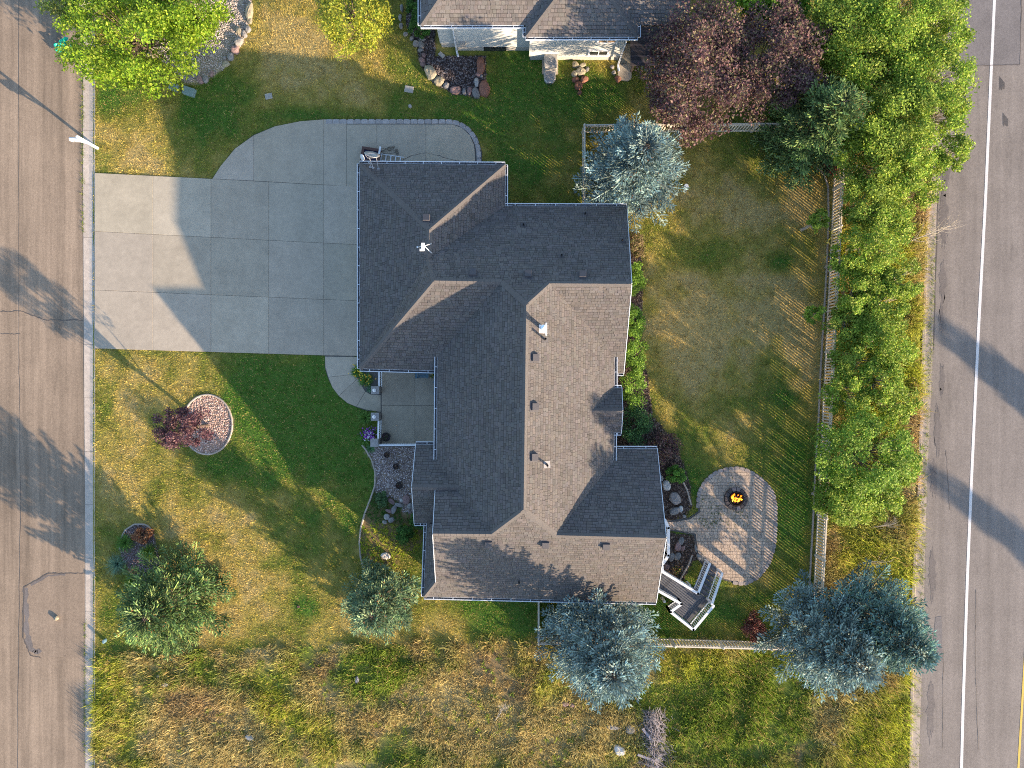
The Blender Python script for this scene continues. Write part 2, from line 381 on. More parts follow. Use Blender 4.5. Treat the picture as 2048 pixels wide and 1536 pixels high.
# weed lot: px, py, rx, ry, kind (0 green,1 yellow green,2 brown straw, 3 red brown)
WPATCH = [(450, 1490, 120, 50, 2, .7), (700, 1440, 120, 40, 3, .6), (900, 1440, 160, 50, 2, .6), (380, 1420, 60, 50, 3, .6), (1000, 1500, 120, 40, 2, .5), (1450, 1380, 200, 60, 0, .5), (240, 1430, 70, 110, 1, 1.2), (210, 1350, 30, 40, 1, .8), (370, 1350, 60, 40, 0, .8), (400, 1420, 60, 40, 3, 1.3), (330, 1480, 90, 60, 2, 1.0), (560, 1400, 60, 90, 1, .9), (520, 1370, 40, 30, 0, .9),
          (640, 1330, 40, 40, 3, 1.2), (720, 1340, 80, 40, 0, 1.1), (770, 1350, 60, 50, 0, 1.2), (640, 1390, 50, 40, 2, .8), (960, 1340, 60, 60, 3, .9), (1040, 1400, 60, 70, 3, .8), (900, 1330, 60, 20, 0, .8),
          (860, 1400, 90, 40, 2, 1.0), (640, 1480, 60, 40, 1, .6), (800, 1500, 160, 40, 0, .5), (1100, 1370, 60, 50, 1, .6), (1100, 1470, 80, 60, 2, .8), (1180, 1450, 80, 40, 2, .6), (1400, 1360, 120, 60, 1, .8), (1430, 1450, 160, 110, 0, 1.3), (1560, 1420, 60, 110, 0, .9),
          (1560, 1360, 80, 90, 0, .8), (1580, 1500, 50, 30, 3, 1.1), (1670, 1400, 80, 40, 2, .7), (1750, 1470, 70, 90, 1, 1.5), (1640, 1450, 50, 40, 2, .8), (1810, 1460, 20, 60, 0, 1.0), (1790, 1210, 26, 90, 1, 1.1),
          (1700, 1100, 50, 60, 1, .7), (1660, 1080, 24, 40, 3, .5), (1810, 1070, 14, 60, 3, .7), (1830, 430, 16, 60, 3, .8), (1820, 380, 22, 40, 3, .8), (1835, 560, 14, 60, 2, .8), (1700, 565, 60, 24, 2, .8), (1760, 500, 60, 400, 1, .5), (1740, 900, 70, 300, 0, .4), (1815, 1150, 24, 120, 1, 1.0),
          (1830, 610, 20, 50, 1, 1.2), (1810, 740, 40, 60, 1, 1.4), (1760, 780, 60, 60, 1, .9), (1820, 830, 16, 60, 3, .7), (1800, 640, 20, 30, 3, .6), (1790, 520, 40, 40, 1, .7), (1820, 960, 16, 60, 3, .6), (1830, 1230, 10, 60, 1, 1.)]
def weed_col(px, py):
    x, y = px / 35.5, py / 35.5
    w = [fbm(x, y, 1.5, 5) * 1.0, fbm(x + 50, y, 1.3, 5) * .95, fbm(x, y + 50, 1.6, 5) * 1.17, fbm(x + 90, y + 30, 1.3, 5) * 1.0]
    for a, b, rx, ry, k, s in WPATCH: w[k] = w[k] + s * .5 * np.exp(-(((px - a) / rx) ** 2 + ((py - b) / ry) ** 2))
    w = np.stack(w, -1); w = np.exp(w * 11); w /= w.sum(-1, keepdims=True)
    cols = np.array([[.120, .175, .032], [.240, .270, .045], [.310, .270, .155], [.255, .195, .125]])
    return w @ cols

# ------------------------------------------------------------------ ground sheet
def ground_z(x, y):
    px, py = to_px(x, y)
    z = -.012 + .018 * (fbm(x, y, 1.2, 3) - .5)
    z = np.where(px < 186, -.30, z); z = np.where(px > rkerb(py) - 4, -.30, z)
    wd = is_weeds(px, py) & (px > 195) & (px < rkerb(py) - 12)
    z = np.where(wd, z + .10 * (fbm(x + 9, y, 2.5, 3) - .35), z)
    z = np.where((px > fence_x(py) + 30) & (px < rkerb(py) - 15) & (py < 1250), z + .05, z)
    return z
xs = np.concatenate([np.linspace(-300, -33, 14)[:-1], np.arange(-33, 33.01, .2), np.linspace(33, 300, 14)[1:]])
ys = np.concatenate([np.linspace(-300, -26, 14)[:-1], np.arange(-26, 26.01, .2), np.linspace(26, 300, 14)[1:]])
X, Y = np.meshgrid(xs, ys); px, py = to_px(X, Y)
Z = ground_z(X, Y); ny, nx = X.shape
me = bpy.data.meshes.new('ground')
me.vertices.add(nx * ny); me.vertices.foreach_set('co', np.stack([X, Y, Z], -1).astype(np.float32).ravel())
idx = np.arange(nx * ny).reshape(ny, nx)
q = np.stack([idx[:-1, :-1], idx[:-1, 1:], idx[1:, 1:], idx[1:, :-1]], -1).reshape(-1, 4)
me.loops.add(q.size); me.loops.foreach_set('vertex_index', q.ravel().astype(np.int32))
me.polygons.add(len(q)); me.polygons.foreach_set('loop_start', np.arange(0, q.size, 4, dtype=np.int32)); me.polygons.foreach_set('loop_total', np.full(len(q), 4, np.int32))
me.update(calc_edges=True)
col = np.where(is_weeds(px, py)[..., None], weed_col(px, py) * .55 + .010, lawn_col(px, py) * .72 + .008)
for bed, c in ((bed_n, (.045, .035, .035)), (bed_e, (.060, .042, .036)), (bed_e2, (.055, .040, .035)), (gravel_w, (.22, .18, .17)), (circle_bed, (.34, .24, .20)), (bed_sw, (.15, .11, .11)), (bed_nw, (.30, .26, .23)), (weed_bed, (.13, .10, .06))):
    col = np.where(inside(px, py, bed)[..., None], np.array(c), col)
far = np.clip((np.maximum(np.abs(X) - 33, np.abs(Y) - 26)) / 25., 0, 1)[..., None]; col = col * (1 - far) + np.array([.12, .13, .05]) * far
at = me.color_attributes.new('Col', 'FLOAT_COLOR', 'POINT')
at.data.foreach_set('color', np.concatenate([col, np.ones((*col.shape[:2], 1))], -1).astype(np.float32).ravel())
me.materials.append(M['ground'])
me.polygons.foreach_set('use_smooth', np.full(len(q), True))
link('ground', me, kind='structure')

# streets
STREET_Z = -.05
mb = MB(); mb.add([P(-8000, -8000)[:2] + (STREET_Z,), P(-8000, 9500)[:2] + (STREET_Z,)] + [G(x, y) + (STREET_Z,) for x, y in [(172, 9500), (170, 1950), (170, 1100), (167, 700), (165, 300), (165, -8000)]], [tuple(range(8))])
street = mb.build('street', M['street'], kind='structure')
ylist = [-8000, -400, 0, 300, 380, 700, 1000, 1130, 1536, 1950, 9500]
mb = MB(); L_ = [G(float(rgut(y)) - 1, y) + (STREET_Z,) for y in ylist]; mb.add(L_ + [G(9000, 9500) + (STREET_Z,), G(9000, -8000) + (STREET_Z,)], [tuple(range(len(ylist) + 2))])
mb.build('road', M['road'], kind='structure')
def strip(name, line, w, z, m, off=0.0, parent=None, jag=0.0, **k):
    """a thin painted or sealed line lying on the surface"""
    pts = [Vector(G(*p)) for p in line]; vs = []; 
    for i, p in enumerate(pts):
        d = (pts[min(i + 1, len(pts) - 1)] - pts[max(i - 1, 0)]).normalized(); n_ = Vector((-d.y, d.x))
        ww = w * (1 + jag * random.uniform(-1, 1))
        vs += [(*(p + n_ * (off + ww / 2)), z), (*(p + n_ * (off - ww / 2)), z)]
    fs = [(2 * i, 2 * i + 1, 2 * i + 3, 2 * i + 2) for i in range(len(pts) - 1)]
    b_ = MB(); b_.add(vs, fs); o = b_.build(name, m, parent, **k)
    return o
strip('edge_line', [(2012, -600), (1990, 0), (1984, 130), (1972, 400), (1958, 660), (1944, 960), (1936, 1150), (1927, 1420), (1924, 1536), (1912, 2100)], .16, STREET_Z + .008, M['paint_white'], kind='structure')
strip('centre_line', [(2125, -600), (2052, 1300), (2046, 1400), (2038, 1536), (2020, 2100)], .12, STREET_Z + .008, M['paint_yellow'], kind='structure')
def sheet(name, pts, z, m, **k):
    b_ = MB(); b_.add([G(*p) + (z,) for p in pts], [tuple(range(len(pts)))]); return b_.build(name, m, **k)
sheet('asphalt_overlay', [(1907, -500), (2046, -500), (2041, 130), (1908, 131)][::-1], STREET_Z + .004, M['newpatch'], kind='structure')
sheet('street_patch', [(166, 1147), (97, 1147), (47, 1174), (45, 1275), (62, 1312), (80, 1315), (168, 1315)], STREET_Z + .004, M['patch'], kind='structure')
def wob(pts, n=6, a=1.2):
    out = []
    for i in range(len(pts) - 1):
        for k in range(n):
            t = k / n; out.append((pts[i][0] + (pts[i + 1][0] - pts[i][0]) * t + random.uniform(-a, a) * (k > 0), pts[i][1] + (pts[i + 1][1] - pts[i][1]) * t + random.uniform(-a, a) * (k > 0)))
    return out + [pts[-1]]
for pts, w in [([(2046, -60), (2041, 128)], .03), ([(2041, 128), (1908, 131)], .03), ([(0, 623), (40, 622), (90, 640), (165, 640)], .035), ([(0, 667), (40, 668)], .03),
               ([(36, -60), (37, 700), (40, 1000), (33, 1600)], .022), ([(166, 1147), (97, 1147), (47, 1174), (45, 1275), (60, 1312), (80, 1315)], .05), ([(1878, 380), (1868, 700)], .05),
               ([(1953, 1180), (1952, 1330), (1958, 1500)], .02), ([(1900, 10), (1899, 330)], .02), ([(1893, 900), (1900, 1020)], .02), ([(1888, 1300), (1886, 1500)], .02)]:
    strip('crack_seal', wob(pts, 14, .9), w, STREET_Z + .0085, M['crack'], jag=.5, kind='structure')
for cx_, cy_, rx_, ry_ in ((1888, 430, 9, 60), (1886, 560, 7, 40), (1884, 640, 6, 30), (1876, 860, 7, 50), (1869, 960, 8, 36), (1866, 1150, 8, 50), (1862, 1420, 8, 60), (1898, 160, 6, 30), (1892, 330, 10, 40), (1885, 760, 6, 30)):
    sheet('road_stain', [(cx_ + rx_ * math.cos(a) * random.uniform(.55, 1.3), cy_ + ry_ * math.sin(a) * random.uniform(.6, 1.25)) for a in np.linspace(0, -2 * math.pi, 40)[:-1]], STREET_Z + .0045, M['stain'], kind='structure')
strip('patch_stain', wob([(50, 1176), (51, 1210), (52, 1262), (60, 1295), (70, 1307), (80, 1300)], 5, 2), .26, STREET_Z + .0062, M['stain'], jag=.5, kind='structure')
strip('patch_stain', wob([(60, 1170), (97, 1151), (130, 1150)], 5, 1), .12, STREET_Z + .0062, M['stain'], jag=.5, kind='structure')
sheet('tar_patch', [(1872, 1235), (1884, 1233), (1885, 1260), (1884, 1320), (1874, 1322), (1868, 1280)], STREET_Z + .0062, M['newpatch'], kind='structure')
b_ = MB()
for cx, cy in ((2004, 152), (2011, 225)):
    for k in range(7):
        b_.add([G(cx + k * 1.6 - 4, cy + k * 2) + (STREET_Z + .0085,), G(cx + k * 1.6 - 3.2, cy + k * 2) + (STREET_Z + .0085,), G(cx + k * 1.6 - 3.2, cy + 26 + random.uniform(-6, 4)) + (STREET_Z + .0085,), G(cx + k * 1.6 - 4, cy + 26) + (STREET_Z + .0085,)], [(0, 3, 2, 1)])
b_.build('tyre_mark', mat('tyre_rubber', (.075, .07, .07), var=.2), kind='structure')

# kerbs, in cast lengths with joints
kl = empty('kerb', kind='structure')
def klx(py): return np.interp(py, [300, 700, 1100], [165, 167, 170])
yy = -60.0; k = 0
while yy < 1640:
    y1 = yy + 107 - .5; low = 346 < (yy + y1) / 2 < 700
    z1 = .0 if low else .02; b_ = MB()
    a0, a1 = float(klx(yy)), float(klx(y1)); g = .53
    for (xa, xb, za, zb) in ((0, .5, STREET_Z + .014, STREET_Z + .016), (.5, .92, STREET_Z + .016, -.01), (.92, 1, -.01, z1)):
        pa, pb = a0 + (190 - a0) * xa, a0 + (190 - a0) * xb; qa, qb = a1 + (190 - a1) * xa, a1 + (190 - a1) * xb
        b_.add([G(pa, yy) + (za,), G(qa, y1) + (za,), G(qb, y1) + (zb,), G(pb, yy) + (zb,)] + [G(pa, yy) + (-.3,), G(qa, y1) + (-.3,), G(qb, y1) + (-.3,), G(pb, yy) + (-.3,)],
               [(0, 1, 2, 3), (0, 3, 7, 4), (2, 1, 5, 6), (0, 4, 5, 1), (3, 2, 6, 7)], (random.uniform(.93, 1.05),) * 3)
    b_.build('kerb_length', M['kerb'], kl); yy += 107
kr = empty('roadside_kerb', kind='structure'); yy = -70.0
while yy < 1640:
    y1 = yy + 88 - .6; b_ = MB(); cc = (random.uniform(.85, .98),) * 3
    k0, k1, g0, g1 = float(rkerb(yy)), float(rkerb(y1)), float(rgut(yy)), float(rgut(y1))
    for (xa, xb, za, zb) in ((-.25, .05, .03, .03), (.05, .14, .03, STREET_Z + .02), (.14, 1.02, STREET_Z + .02, STREET_Z + .012)):
        pa, pb = k0 + (g0 - k0) * xa, k0 + (g0 - k0) * xb; qa, qb = k1 + (g1 - k1) * xa, k1 + (g1 - k1) * xb
        b_.add([G(pa, yy) + (za,), G(qa, y1) + (za,), G(qb, y1) + (zb,), G(pb, yy) + (zb,)] + [G(pa, yy) + (-.35,), G(qa, y1) + (-.35,), G(qb, y1) + (-.35,), G(pb, yy) + (-.35,)],
               [(0, 1, 2, 3), (0, 3, 7, 4), (2, 1, 5, 6), (0, 4, 5, 1), (3, 2, 6, 7)], cc)
    b_.c = [(a * .74, b2 * .72, c2 * .72) for a, b2, c2 in b_.c]; b_.build('kerb_length', M['kerb'], kr); yy += 88

# ------------------------------------------------------------------ driveway, walk, porch floor: one object per poured slab
def slab_set(name, slabs, z1, base_z, base, mbase=None, gap=.008, parent=None, m=None):
    e = empty(name, kind='structure')
    b_ = MB(); b_.prism(P2(base), -.10, base_z); b_.build('sub_base', mbase or M['joint'], e)
    for s_ in slabs:
        c = random.uniform(.91, 1.06); b_ = MB(); p = inset(ccw(P2(s_)), gap)
        b_.prism(p, -.09, z1 + random.uniform(-.001, .001), (c, c * random.uniform(.985, 1.01), c * random.uniform(.97, 1.01)), bevel=.006)
        b_.build('slab', m or M['concrete'], e)
    return e
def rowy(r, x):
    A = [([190, 425, 720, 770], [346, 358, 374, 376]), ([190, 720, 770], [463, 490, 492]), ([190, 720, 770], [580, 602, 604]), ([190, 650, 770], [697, 711, 713])][r]
    return float(np.interp(x, A[0], A[1]))
cx = [190, 306.5, 422.5, 538, 648, 770]; slabs = []
for r in range(3):
    for c in range(5):
        slabs.append([(cx[c], rowy(r, cx[c])), (cx[c + 1], rowy(r, cx[c + 1])), (cx[c + 1], rowy(r + 1, cx[c + 1])), (cx[c], rowy(r + 1, cx[c]))])
slabs += [[(425, 358), (442, 332), (470, 298), (508, 271), (508, 362)], [(508, 271), (550, 253), (600, 243), (648, 239), (648, 370), (508, 362)],
          [(648, 239), (692, 239), (692, 247), (693, 250), (693, 373), (648, 370)], [(693, 249), (754, 249), (754, 376), (693, 373)], [(754, 249), (852, 249), (852, 390), (754, 390)],
          [(852, 249), (905, 249), (924, 256), (940, 271), (948, 290), (950, 306), (952, 390), (852, 390)]]
slab_set('driveway', slabs, .045, .03, drive_outline)
slab_set('front_walk', [[(650, 713), (718, 714), (718, 738), (704, 749), (657, 754.5), (651, 735)], [(657, 754.5), (704, 749), (716, 756.5), (678, 792), (665, 775)],
                        [(678, 792), (716, 756.5), (722, 768), (731, 783), (713, 813.5), (695, 806)], [(713, 813.5), (731, 783), (742, 789), (763, 790), (763, 824), (748, 822), (735, 820)]], .045, .03, walk_outline[:10] + [(763, 740), (718, 715)])
slab_set('porch_floor', [[(764, 730), (830.5, 730), (830.5, 811), (764, 811)], [(830.5, 730), (907, 730), (907, 811), (830.5, 811)], [(764, 811), (830.5, 811), (830.5, 892), (764, 892)], [(830.5, 811), (907, 811), (907, 892), (830.5, 892)]],
         .10, .08, [(762, 729), (908, 729), (908, 893), (762, 893)])
o = strip('slab_crack', wob([(805, 321), (822, 312), (850, 306), (875, 311), (905, 320), (940, 326)], 6, .7), .022, .0505, M['crack'], jag=.7, kind='structure')

# block edging round the driveway apron
rw = empty('block_retaining_edge', label='low edging of concrete blocks round the far side of the driveway apron', cat='retaining edge', loc=(*G(860, 244), 0))
rw.location = (0, 0, 0)
pth = [(648, 243.5)] + [(x, 243.5) for x in range(660, 901, 12)]
def blocks(path, size, parent, z0, z1, m, name, colf, rnd=.0):
    """blocks laid end to end along a path in pixels"""
    pts = [Vector(G(*p)) for p in path]; dist = [0]
    for i in range(1, len(pts)): dist.append(dist[-1] + (pts[i] - pts[i - 1]).length)
    n = max(1, int(dist[-1] / size[0])); st = dist[-1] / n
    for k in range(n):
        def at_(s):
            i = max(j for j in range(len(dist)) if dist[j] <= s + 1e-9); i = min(i, len(pts) - 2)
            t = (s - dist[i]) / (dist[i + 1] - dist[i]); return pts[i].lerp(pts[i + 1], t)
        a, b = at_(k * st), at_((k + 1) * st - 1e-6); c = (a + b) / 2; ang = math.atan2(b.y - a.y, b.x - a.x)
        L, Wd = st / 2 - .008, size[1] / 2
        shp = [(-L, -Wd), (L, -Wd), (L, Wd * .55), (L * .6, Wd), (-L * .6, Wd), (-L, Wd * .55)]
        ca, sa = math.cos(ang), math.sin(ang); b_ = MB()
        b_.prism([(c.x + (x + random.uniform(-rnd, rnd)) * ca - y * sa, c.y + (x + random.uniform(-rnd, rnd)) * sa + (y + random.uniform(-rnd, rnd)) * ca) for x, y in shp], z0, z1 + random.uniform(-.006, .006), colf(), bevel=.012)
        b_.build(name, m, parent)
blocks([(652, 243.5), (898, 243.5), (915, 246), (930, 254), (943, 266), (952, 281), (957, 297), (958, 312), (958, 345)], (.385, .26), rw, -.1, .07, M['stone'], 'block', lambda: tuple(np.array((.35, .33, .32)) * random.uniform(.85, 1.12)))

# ------------------------------------------------------------------ roofs
RV = {'A':(-7.814,11.312,3.55),'B':(-0.358,11.238,3.62),'C':(-0.359,9.127,3.59),'D':(5.886,9.125,3.52),'E':(5.654,4.728,6.404),'F':(5.704,0.563,3.677),'G':(5.16,0.563,3.679),'V1':(5.164,1.411,4.235),'N':(1.777,4.752,6.436),'P':(0.659,3.674,7.166),'O':(-0.490,4.830,6.412),'I':(-3.677,4.886,6.407),'L':(-4.100,5.482,6.068),'M':(-4.038,7.454,6.076),'H':(-7.744,0.790,3.826),'J2':(-3.78,0.688,3.812),'J':(-3.753,1.385,4.244),'K':(-3.803,-3.827,4.250),'S':(-2.894,-5.072,4.868),'R':(-0.977,-7.150,6.165),'Q':(0.537,-5.824,7.169),'R2':(-3.766,-7.126,6.150),'U':(-3.775,-5.231,4.968),'W':(2.094,-7.201,6.166),'V3':(5.114,-3.880,4.233),'X1':(5.11,-3.304,3.904),'X2':(7.379,-3.308,3.867),'X3':(7.342,-7.340,6.150),'X4':(7.454,-11.283,3.250),'Y':(-4.549,-10.984,3.299),'Z':(-3.851,-10.007,4.027),'D1':(5.164,-0.201,4.227),'D2':(5.518,-0.202,4.224),'D3':(5.452,-1.332,4.972),'D4':(3.996,-1.308,4.972),'D5':(5.492,-2.444,4.229),'D6':(5.139,-2.443,4.226),'T1':(-4.899,-3.087,3.769),'T2':(-3.78,-3.088,3.761),'T3':(-4.919,-5.067,5.075),'T4':(-4.999,-7.126,3.600),'T5':(-4.385,-7.155,3.585),'S2':(-3.050,-5.091,5.076),
      'T5b':(-3.5,-7.15,3.58), 'T5c':(-4.39,-7.15,3.50), 'K1':(-3.55,-7.15,4.12), 'K2':(-3.55,-9.7,4.16)}
EAVE_DROP = -.85
RV['S2'] = (-2.56, -5.09, 5.075)
RV = {k: (x * (40 - z - EAVE_DROP) / (40 - z), y * (40 - z - EAVE_DROP) / (40 - z), z + EAVE_DROP) for k, (x, y, z) in RV.items()}
HS = 1.0233
RV['M'] = (-4.10, 7.66, 4.78); RV['L'] = (-4.14, 6.20, 4.78)
RF = dict(gW='A M L H', gW2='L I H', gN='A B M', gE='B C L M', nN='C D E N P O I L', nS='I O J J2 H', nS2='N E F G V1', mW='O P Q R S K J',
          mE='P N V1 D1 D4 D6 V3 W Q', sN='X1 X2 X3 W V3', sS='Q W X3 X4 Y Z R2 R', sNw='U S R R2', dN='D1 D2 D3 D4', dS='D4 D3 D5 D6', pN='T1 T2 K S2 T3', pS='T3 S2 T5b T4', skirt='T5c Y Z K2 K1')
SH_COL = np.array([.130, .120, .114])
def roof_build(parent, verts, faces, expo=.15, seed=1, up={}, tint=1.0, name='shingles'):
    rg = np.random.default_rng(seed); quads = []; cols = []
    roof = MB()
    for fn, f in faces.items():
        v = np.array([verts[k] for k in f.split()]); A = np.c_[v[:, :2], np.ones(len(v))]
        c = np.linalg.lstsq(A, v[:, 2], rcond=None)[0]; g = math.hypot(c[0], c[1]); u = np.array([c[0], c[1]]) / g
        w = np.array([-u[1], u[0]]); cosp = 1 / math.sqrt(1 + g * g)
        # solid decking under the tiles
        poly = [tuple(p) for p in v]; a = sum(poly[i][0] * poly[(i + 1) % len(poly)][1] - poly[(i + 1) % len(poly)][0] * poly[i][1] for i in range(len(poly)))
        if a < 0: poly = poly[::-1]
        n = len(poly); vs = [(p[0], p[1], p[2] - .03) for p in poly] + [(p[0], p[1], p[2] - .20) for p in poly]
        roof.add(vs, [tuple(range(n)), tuple(range(2 * n - 1, n - 1, -1))] + [(i + n, (i + 1) % n + n, (i + 1) % n, i) for i in range(n)])
        P2d = [(float(np.dot(p[:2], w)), float(np.dot(p[:2], u))) for p in v]   # (across, up) in plan
        smin = min(p[1] for p in P2d); smax = max(p[1] for p in P2d); amin = min(p[0] for p in P2d); amax = max(p[0] for p in P2d)
        st = expo * cosp; r = 0; s = smin - .02
        nrm = np.array([-c[0], -c[1], 1]) * cosp
        while s < smax:
            a_ = amin - rg.uniform(0, .4)
            while a_ < amax:
                wd = rg.choice([.11, .15, .19, .24, .29]); jog = rg.choice([0, 0, 0, .028])
                win = [(a_ + .005, s - jog), (a_ + wd - .005, s - jog), (a_ + wd - .005, s + st), (a_ + .005, s + st)]
                pg = clip(P2d, win)
                if len(pg) >= 3:
                    thick = .010 + .012 * (jog > 0) + rg.uniform(0, .005); k = .86 + .26 * rg.random() - .12 * (rg.random() < .22)
                    cc = SH_COL * k * tint * np.array([1 + rg.uniform(-.03, .05), 1, 1 + rg.uniform(-.05, .04)])
                    pts = []
                    for (q0, q1) in pg:
                        x = q0 * w[0] + q1 * u[0]; y = q0 * w[1] + q1 * u[1]; z = c[0] * x + c[1] * y + c[2]
                        lift = .004 + thick * max(0, 1 - (q1 - s) / st); pts.append(np.array([x, y, z]) + nrm * lift)
                    quads.append((pts, cc))
                    shade_band = clip(P2d, [(a_ + .005, s + st - .026), (a_ + wd - .005, s + st - .026), (a_ + wd - .005, s + st - .002), (a_ + .005, s + st - .002)])   # dark strip, painted shade under the next course's butt edge
                    if len(shade_band) >= 3:
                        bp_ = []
                        for (q0, q1) in shade_band:
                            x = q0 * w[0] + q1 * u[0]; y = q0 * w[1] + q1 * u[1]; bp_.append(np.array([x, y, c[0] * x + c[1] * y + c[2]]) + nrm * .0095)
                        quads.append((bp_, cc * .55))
                    if abs(pg[0][1] - win[0][1]) < 1e-6 or True:
                        lo = sorted([q_ for q_ in pg if abs(q_[1] - (s - jog)) < 1e-5])
                        if len(lo) >= 2:
                            e0, e1 = lo[0], lo[-1]; tri = []
                            for (q0, q1), li in ((e0, -.014), (e1, -.014), (e1, .004 + thick * (1 + jog / st)), (e0, .004 + thick * (1 + jog / st))):
                                x = q0 * w[0] + q1 * u[0]; y = q0 * w[1] + q1 * u[1]; z = c[0] * x + c[1] * y + c[2]; tri.append(np.array([x, y, z]) + nrm * li)
                            quads.append((tri, cc * .45))
                a_ += wd
            s += st; r += 1
    ro = roof.build('roof', M['deckbase'], parent)
    b_ = MB()
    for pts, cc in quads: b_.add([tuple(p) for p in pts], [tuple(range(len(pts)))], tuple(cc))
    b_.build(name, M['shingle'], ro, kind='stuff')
    return ro
def cap_mesh(drop):
    b_ = MB(); L, w = .29, .135; t = .014
    vs = [(0, -w, -w * drop + t), (0, 0, t + .004), (0, w, -w * drop + t), (L, -w, -w * drop), (L, 0, .004), (L, w, -w * drop), (0, -w, -w * drop - .02), (0, 0, -.02), (0, w, -w * drop - .02)]
    b_.add(vs, [(0, 3, 4, 1), (1, 4, 5, 2), (0, 1, 7, 6), (1, 2, 8, 7)], tuple(SH_COL * .98)); return b_.mesh('ridge_cap', M['shingle'])
CAPM = {d: cap_mesh(d) for d in (.62, .42)}
def caps(parent, verts, edges, expo=.262, lift=.03):
    for a, b, d in edges:
        a, b = Vector(verts[a]), Vector(verts[b]); v = b - a; n = max(1, int(v.length / expo)); st = v.length / n
        rot = v.normalized().to_track_quat('X', 'Z').to_euler()
        for k in range(n):
            o = link('ridge_cap', CAPM[d], parent, loc=a + v * (k / n) + Vector((0, 0, lift)), rot=rot)
            o.scale = (st / expo, random.uniform(.95, 1.05), 1)
house = empty('house', loc=(0, 0, 0), label='large single storey house with charcoal shingle roof between driveway and back garden', cat='house')
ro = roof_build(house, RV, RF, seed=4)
caps(house, RV, [('A', 'M', .42), ('B', 'M', .42), ('M', 'L', .62), ('H', 'I', .42), ('L', 'I', .42), ('I', 'O', .62), ('O', 'P', .42), ('Q', 'P', .62), ('N', 'P', .42), ('E', 'N', .62),
                 ('R', 'Q', .42), ('W', 'Q', .42), ('X3', 'W', .62), ('R2', 'R', .62), ('Y', 'Z', .42), ('D3', 'D4', .62), ('T3', 'S2', .62)], expo=.262)
def gutter(parent, a, b, side, m=None, name='gutter'):
    """open trough along an eave; side is +1 or -1: which side of a->b is outwards"""
    a, b = Vector(a), Vector(b); d = (b - a); L = d.length; d.normalize(); n_ = Vector((d.y, -d.x, 0)).normalized() * side
    b_ = MB(); w = .125
    for o_, hh, ww in ((.0, .10, .020), (w, .11, .036)):
        b_.bar(a + n_ * (o_ + .012) - Vector((0, 0, .05)), b + n_ * (o_ + .012) - Vector((0, 0, .05)), ww, hh)
    tb = MB(); tb.bar(a + n_ * (w / 2 + .012) - Vector((0, 0, .085)), b + n_ * (w / 2 + .012) - Vector((0, 0, .085)), w - .03, .012)
    for e in (a, b): b_.bar(e + n_ * .012 - Vector((0, 0, .05)), e + n_ * (w + .012) - Vector((0, 0, .05)), .012, .10)
    g = b_.build(name, m or M['gutter'], parent); tb.build('gutter_bed', M['ventbox'], g)
    k = max(1, int(L / .95)); s_ = MB()
    for i in range(k):
        c = a + d * (L * (i + .5) / k) + n_ * .0; s_.bar(c + n_ * .0, c + n_ * (w + .015), .03, .008)
    s_.build('gutter_strap', m or M['gutter'], g)
    return g
for a, b, s_ in [('A', 'B', -1), ('H', 'A', -1), ('B', 'C', -1), ('C', 'D', -1), ('V1', 'D1', -1), ('D6', 'V3', -1), ('X1', 'X2', -1), ('X4', 'Y', -1), ('Y', 'T5c', -1), ('T5c', 'T4', -1), ('T2', 'T1', 1), ('K', 'J', -1), ('J2', 'H', -1), ('F', 'G', -1), ('D1', 'D2', -1), ('D5', 'D6', -1)]:
    pa, pb = RV[a], RV[b]
    gutter(house, pa, pb, s_)
def rake(parent, a, b, m=None):
    b_ = MB(); a, b = Vector(a), Vector(b); b_.bar(a + Vector((0, 0, -.08)), b + Vector((0, 0, -.08)), .03, .19); b_.build('rake_board', m or M['gutter'], parent)
for a, b in (('D', 'E'), ('E', 'F'), ('X2', 'X3'), ('X3', 'X4'), ('T1', 'T3'), ('T3', 'T4'), ('U', 'R2'), ('R2', 'Z'), ('D2', 'D3'), ('D3', 'D5')):
    off = Vector((.02 if a in 'D E X2 X3 D2 D3'.split() else -.02, 0, 0)); rake(house, Vector(RV[a]) + off, Vector(RV[b]) + off)
# walls under the eaves, with gable ends
W_ = .42
wp = [(-7.4, 1.2), (-3.45, 1.2), (-3.45, -3.5), (-4.45, -3.5), (-4.45, -6.75), (-4.15, -6.75), (-4.15, -10.6), (7.0, -10.75), (7.0, -3.75), (4.75, -3.75), (4.75, .95), (5.28, .95), (5.45, 8.7), (-.8, 8.7), (-.8, 10.85), (-7.4, 10.85)]
wp = [(x * HS, y * HS) for x, y in wp]
b_ = MB(); b_.prism(wp, -.05, 2.57); wall = b_.build('wall', M['wall'], house)
for k, tri in enumerate([[(5.4, 8.6, 3.5), (5.33, 4.73, 6.15), (5.28, 1.0, 3.5)], [(7.0, -3.8, 3.5), (6.98, -7.34, 5.9), (7.0, -10.7, 3.5)], [(-4.45, -3.5, 3.4), (-4.47, -5.07, 4.8), (-4.45, -6.7, 3.4)],
                         [(-3.52, -5.6, 4.9), (-3.5, -7.13, 5.9), (-3.52, -9.6, 4.0), (-3.52, -9.6, 3.4), (-3.52, -5.6, 3.4)], [(5.2, -.4, 4.0), (5.15, -1.33, 4.7), (5.2, -2.3, 4.0), (5.2, -2.3, 2.9), (5.2, -.4, 2.9)]]):
    tri = [(x * HS, y * HS, z + EAVE_DROP) for x, y, z in tri]; b_ = MB(); n = len(tri); b_.add([(x, y, z) for x, y, z in tri] + [(x - .12, y, z) for x, y, z in tri], [tuple(range(n)), tuple(range(2 * n - 1, n - 1, -1))] + [(i, i + n, (i + 1) % n + n, (i + 1) % n) for i in range(n)])
    b_.build('gable_wall', M['wall'], house)
